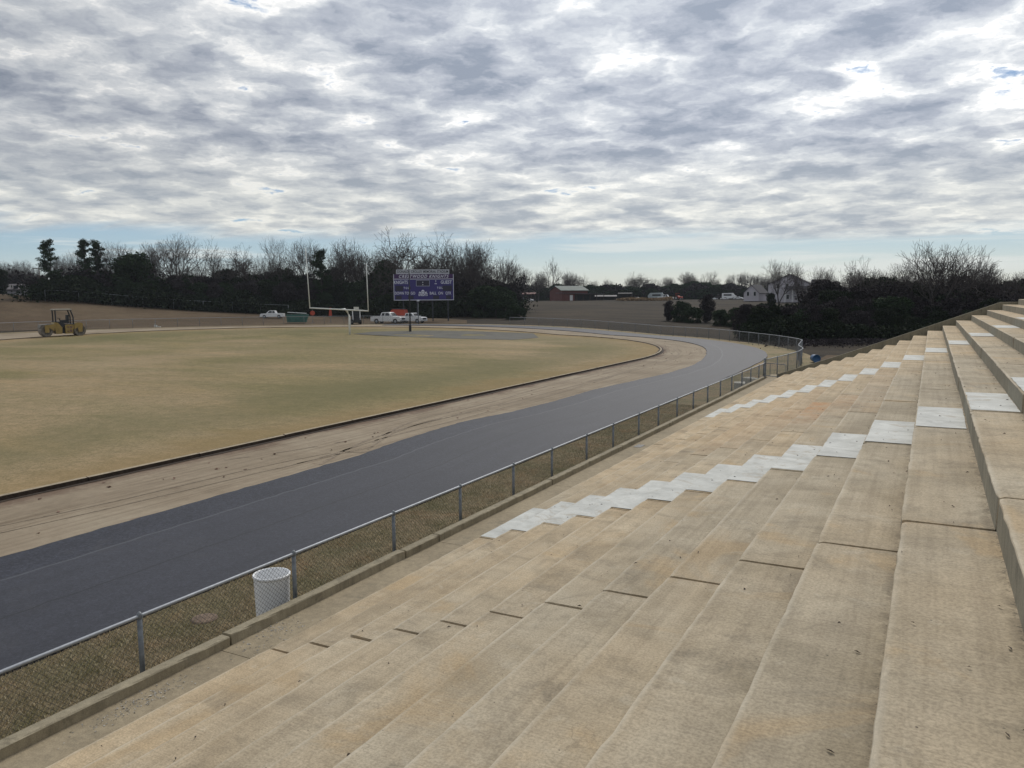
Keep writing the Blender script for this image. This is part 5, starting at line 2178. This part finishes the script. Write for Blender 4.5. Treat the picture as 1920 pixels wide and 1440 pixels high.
# skyline trees of the left wood, each where the photograph shows it
LT = [('pine0', 95, 168, 453, 'tall ragged pine standing at the left end of the wood', 1.0),
      ('bare2', 140, 176, 459, 'thin bare tree between the tall ragged pine and the twin pines', .9),
      ('pine1', 163, 172, 451, 'left one of two close pines near the left end of the wood', .9),
      ('pine0', 186, 176, 454, 'right one of two close pines near the left end of the wood', .95),
      ('bare0', 222, 176, 448, 'bare tree just right of the twin pines, above the roller', .9),
      ('round4', 255, 171, 466, 'rounded dark evergreen rising right of the twin pines', 1.0),
      ('bare3', 296, 180, 449, 'bare multi-stemmed tree left of the tallest bare tree on the left', .7),
      ('bare0', 332, 172, 434, 'tallest bare tree of the left wood, upright fan of limbs', .85),
      ('bare1', 388, 172, 439, 'bare tree with open forked crown right of the tallest left one', .65),
      ('bare5', 450, 176, 449, 'broad round-crowned bare tree left of the goal post', .75),
      ('bare2', 497, 178, 462, 'slender bare tree between the broad round crown and goal post', .8),
      ('bare4', 540, 174, 438, 'tall slender bare tree just left of the left goal upright', .75),
      ('bare0', 582, 176, 441, 'bare tree seen behind the left goal upright', .7),
      ('pine1', 603, 168, 470, 'dark pine between the two goal uprights, left half', .9),
      ('bare3', 650, 174, 442, 'bare spreading tree centred between the goal uprights', .65),
      ('bare2', 690, 176, 446, 'bare tree straight behind the right goal upright', .9),
      ('bare4', 724, 172, 452, 'bare slender tree between goal post and scoreboard', .8),
      ('round5', 722, 166, 478, 'dark rounded evergreen between goal post and scoreboard', .6),
      ('bare5', 790, 166, 424, 'very tall wide bare oak left above the scoreboard', .80),
      ('bare1', 832, 168, 427, 'tall bare oak right above the scoreboard', .75),
      ('bare0', 866, 170, 446, 'bare tree at the right edge of the scoreboard', .7),
      ('bare3', 905, 166, 446, 'wide bare tree right of the scoreboard', .75),
      ('bare2', 940, 168, 466, 'small bare tree near the right end of the wood behind the scoreboard', .9),
      ('bare4', 962, 176, 487, 'low bare tree closing the right end of the scoreboard wood', .9),
      ('bare1', 1032, 272, 477, 'lone tall bare tree with fan crown left behind the red barn', .55),
      ('bare4', 988, 290, 497, 'bare tree left of the lone fan-crowned one', .7),
      ('bare3', 1010, 292, 506, 'low bare tree just left of the red barn', .7),
      ('bare2', 1070, 300, 500, 'pale bare tree directly behind the red barn roof', .9),
      ('bare0', 1460, 150, 481, 'bare tree in front of the left side of the large pale house', .75),
      ('bare4', 1497, 152, 492, 'thin bare tree in front of the porch of the pale house', .6),
      ('bare3', 1548, 118, 494, 'low wide bare tree right of the pale house', .7),
      ('bare5', 1594, 112, 474, 'round bare tree first to rise right of the pale house', .6),
      ('bare2', 1640, 108, 497, 'small bare tree left of the tall group on the right', .8),
      ('bare4', 1668, 104, 482, 'slender bare tree left beside the biggest right-hand tree', .8),
      ('bare1', 1700, 106, 472, 'bare tree leaning close to the biggest right-hand tree', .5),
      ('bare0', 1752, 98, 444, 'biggest bare tree on the right, tall fan of limbs above the end wall', .95),
      ('bare2', 1797, 102, 455, 'tall thin bare tree right beside the biggest right-hand tree', .9),
      ('bare3', 1836, 104, 484, 'medium bare tree above the top of the sloping end wall', .7),
      ('bare5', 1888, 100, 480, 'round bare tree near the right edge of view', .65),
      ('bare4', 1925, 104, 490, 'bare tree cut by the right edge of view', .8)]
for key, u, r_, v, lb, wd in LT:
    tpx(key, u, r_, v, lb, wide=wd)

# the dense dark wood under them: individual evergreens in three ranks
random.seed(5)
for rank, (dr, v0, v1, st) in enumerate(((0, 522, 545, 23), (5, 508, 530, 21), (11, 494, 514, 26))):
    u = 84 + rank * 7
    while u < 975:
        r_ = 168 + dr + random.uniform(-1.5, 1.5) - (4 if u > 700 else 0)
        v = random.uniform(v0, v1)
        if u < 130:
            v += 16
        if u > 880:
            v = max(v, 505 + (u - 880) * .35)
        if rank == 2 and random.random() < .35:
            u += st
            continue
        key = random.choice(('bushy2', 'bushy6', 'round4', 'round7', 'bushy6'))
        tpx(key, u, r_, v, 'dark evergreen in the dense wood along the field behind the scoreboard', 'evergreens of the dense wood behind the scoreboard', random.uniform(.85, 1.25))
        u += st * random.uniform(.75, 1.25)
# extra bare trees woven through the left wood
for u in np.arange(110, 950, 34):
    uu = u + random.uniform(-8, 8)
    tpx(random.choice(('bare2', 'bare4', 'bare3', 'bare0', 'bare1')), uu, 178 + random.uniform(0, 14), random.uniform(468, 494) + (10 if uu > 900 else 0),
        'bare winter tree rising inside the dense wood behind the field', 'bare trees inside the dense wood behind the field', random.uniform(.7, 1.0))
# far left, beyond the crest
for u, v in ((-12, 492), (6, 486), (24, 492), (42, 484), (58, 494), (70, 500), (34, 500)):
    tpx(random.choice(('bare2', 'bare3', 'bare0', 'bare4')), u, 255 + random.uniform(0, 20), v, 'hazy bare tree beyond the crest behind the low grey house', 'bare trees behind the low grey house', .9)
for u, v in ((-22, 497), (2, 502)):
    tpx('bushy2', u, 205, v, 'dark conifer at the left edge beside the low grey house' if u > 0 else 'dark conifer just outside the left edge', None, 1.0)
for u in (10, 30, 46, 60, 72):
    tpx(random.choice(('round4', 'round5')), u, 262, random.uniform(512, 522), 'low dark evergreen behind the low grey house', 'evergreens behind the low grey house', 1.3)

# the big trees at the edge end of the left wood, touching the ground
for u, v, r_ in ((962, 566, 139), (975, 572, 137), (950, 550, 146), (930, 540, 150), (905, 530, 152)):
    tpx('round5', u, r_, v, 'dark leafy shrub at the right end of the scoreboard wood', 'shrubs ending the scoreboard wood', 1.25, name='shrub', catg='shrub')

# right-hand thicket beyond the stand
random.seed(9)
for rank, (r0, v0, v1, st) in enumerate(((92, 575, 600, 26), (97, 548, 572, 28), (103, 524, 548, 30), (110, 512, 530, 34))):
    u = 1395 + rank * 10 + (0 if rank < 2 else 120)
    while u < 2120:
        r_ = r0 + random.uniform(-1.5, 1.5)
        v = random.uniform(v0, v1) + (random.uniform(8, 20) if rank > 1 and random.random() < .4 else 0)
        if u < 1560 and rank < 2:
            v = random.uniform(567, 574)
        tpx(random.choice(('bushy2', 'bushy6', 'round4', 'round7', 'bushy3', 'bushy6')), u, r_, v, 'dark evergreen in the dense thicket beyond the end wall of the stand', 'evergreens of the thicket beyond the end wall', random.uniform(.95, 1.35))
        u += st * random.uniform(.75, 1.2)
for u in np.arange(1570, 2050, 27):
    uu = u + random.uniform(-8, 8)
    tpx(random.choice(('bare2', 'bare4', 'bare3', 'bare0')), uu, 114 + random.uniform(0, 12), random.uniform(496, 516),
        'bare winter tree rising inside the thicket beyond the end wall', 'bare trees inside the thicket beyond the end wall', random.uniform(.7, 1.0))
# bushes in the middle distance on the far field
for u, v, r_, lb, key, wd in ((1254, 562, 133, 'dark ragged bush leftmost of the field-edge bushes', 'bushy6', .95), (1278, 560, 131, 'dark round bush second of the field-edge bushes', 'round4', 1.1),
                              (1300, 572, 128, 'low dark evergreen bush in the field-edge row', 'round5', 1.5), (1326, 550, 130, 'tallest dark bush of the field-edge row', 'bushy6', .95),
                              (1352, 576, 121, 'dark green bush right of the tallest field-edge bush', 'round4', 1.3), (1384, 572, 119, 'dark green rounded bush before the far white cars', 'round5', 1.4),
                              (1408, 588, 112, 'low dark bush beside the curved fence', 'round4', 1.3), (1430, 566, 124, 'dark evergreen in front of the smaller pale house', 'bushy2', 1.1),
                              (1446, 548, 150, 'dark conifer between the two pale houses', 'bushy3', .8)):
    tpx(key, u, r_, v, lb, None, wd, name='bush', catg='bush')
random.seed(4)
# far wood behind the barn and houses
for rank, (r0, v0, v1, st) in enumerate(((300, 536, 544, 13), (312, 528, 538, 15))):
    u = 965.0
    while u < 1560:
        v = random.uniform(v0, v1)
        if 1262 < u < 1370 and rank == 1:
            v -= 6
        tpx(random.choice(('round4', 'round5', 'bushy2')), u, r0 + random.uniform(-3, 3), v, 'small dark evergreen in the far wood behind the barn and cars', 'evergreens of the far wood behind the barn', random.uniform(1.2, 1.7))
        u += st * random.uniform(.8, 1.2)
for u in np.arange(975, 1480, 14):
    if random.random() < .85:
        tpx(random.choice(('bare2', 'bare4', 'bare3', 'bare0', 'bare5')), u + random.uniform(-5, 5), 322 + random.uniform(-4, 8), random.uniform(504, 524),
            'small bare tree topping the far wood behind the barn and cars', 'bare trees of the far wood behind the barn', random.uniform(.7, 1.1))


# brush filling the foot of the woods: uncountable undergrowth
def brush(name, pts, h, n, mat, s0=.12, s1=.34, depth=3.0):
    m = MB()
    rs_ = np.random.default_rng(len(name) + n)
    P_ = []
    for _ in range(n):
        k = rs_.integers(0, len(pts) - 1)
        t = rs_.random()
        a, b = pts[k], pts[k + 1]
        x = a[0] + (b[0] - a[0]) * t + rs_.normal() * depth * .3
        y = a[1] + (b[1] - a[1]) * t + rs_.normal() * depth
        hh_ = h * (.6 + .4 * math.sin(x * .35) * math.cos(y * .27)) * rs_.random() ** .7
        P_.append((x, y, g(x, y) + hh_))
    p = np.array(P_)
    a = rs_.normal(size=(n, 3))
    a /= np.linalg.norm(a, axis=1)[:, None]
    b = np.cross(a, rs_.normal(size=(n, 3)))
    b /= np.linalg.norm(b, axis=1)[:, None]
    s = rs_.uniform(s0, s1, n)[:, None]
    q = np.stack([p - a * s, p + b * s * .6, p + a * s, p - b * s * .6], 1).reshape(-1, 3)
    m.v = [tuple(v) for v in q]
    m.f = [(4 * i, 4 * i + 1, 4 * i + 2, 4 * i + 3) for i in range(n)]
    m.mi = [0] * n
    return tag(m.build(name, mat), kind='stuff')


brush('woodland_undergrowth', [polar(u, 167 - (8 if u > 700 else 0)) for u in range(90, 985, 20)], 4.5, 60000, MT['leaf'], .15, .4)
brush('woodland_undergrowth', [polar(u, 174 - (8 if u > 700 else 0)) for u in range(90, 985, 20)], 7.5, 60000, MT['brush'], .15, .4)
brush('woodland_undergrowth', [polar(u, 91) for u in range(1400, 2130, 20)], 3.0, 50000, MT['leaf'], .08, .22, 1.5)
brush('woodland_undergrowth', [polar(u, 101) for u in range(1560, 2130, 20)], 6.0, 50000, MT['brush'], .08, .24, 2.0)
brush('woodland_undergrowth', [polar(u, 306) for u in range(960, 1600, 20)], 6.0, 40000, MT['brush'], .3, .7, 4)
brush('woodland_undergrowth', [polar(u, 262) for u in range(-40, 90, 10)], 7.0, 20000, MT['brush'], .3, .6, 5)
# weeds: tan tufts in front of the far vehicles, and rank grass below the thicket
brush('dry_weeds', [polar(u, 240) for u in range(1165, 1260, 10)], 1.1, 4000, MT['hay'], .12, .35, 2)
brush('dry_weeds', [polar(u, 84) for u in range(1470, 2000, 20)], .5, 9000, MT['brush'], .05, .16, 3.0)

hm = bpy.data.materials.new('thin_air')
hm.use_nodes = True
ht = hm.node_tree
for n_ in list(ht.nodes):
    ht.nodes.remove(n_)
hv = ht.nodes.new('ShaderNodeVolumePrincipled')
hv.inputs['Color'].default_value = (.80, .86, .95, 1)
hv.inputs['Density'].default_value = .00017
ho = ht.nodes.new('ShaderNodeOutputMaterial')
ht.links.new(hv.outputs[0], ho.inputs['Volume'])
hb = MB()
hb.box((0, 0, 9), (10400, 10400, 40))
tag(hb.build('haze', hm), kind='stuff')
# ------------------------------------------------------------------ output
scene.view_settings.view_transform = 'Standard'
scene.view_settings.look = 'None'
scene.view_settings.exposure = 0.36
scene.view_settings.gamma = 1
scene.render.engine = 'CYCLES'
scene.cycles.max_bounces = 6
scene.cycles.transparent_max_bounces = 4
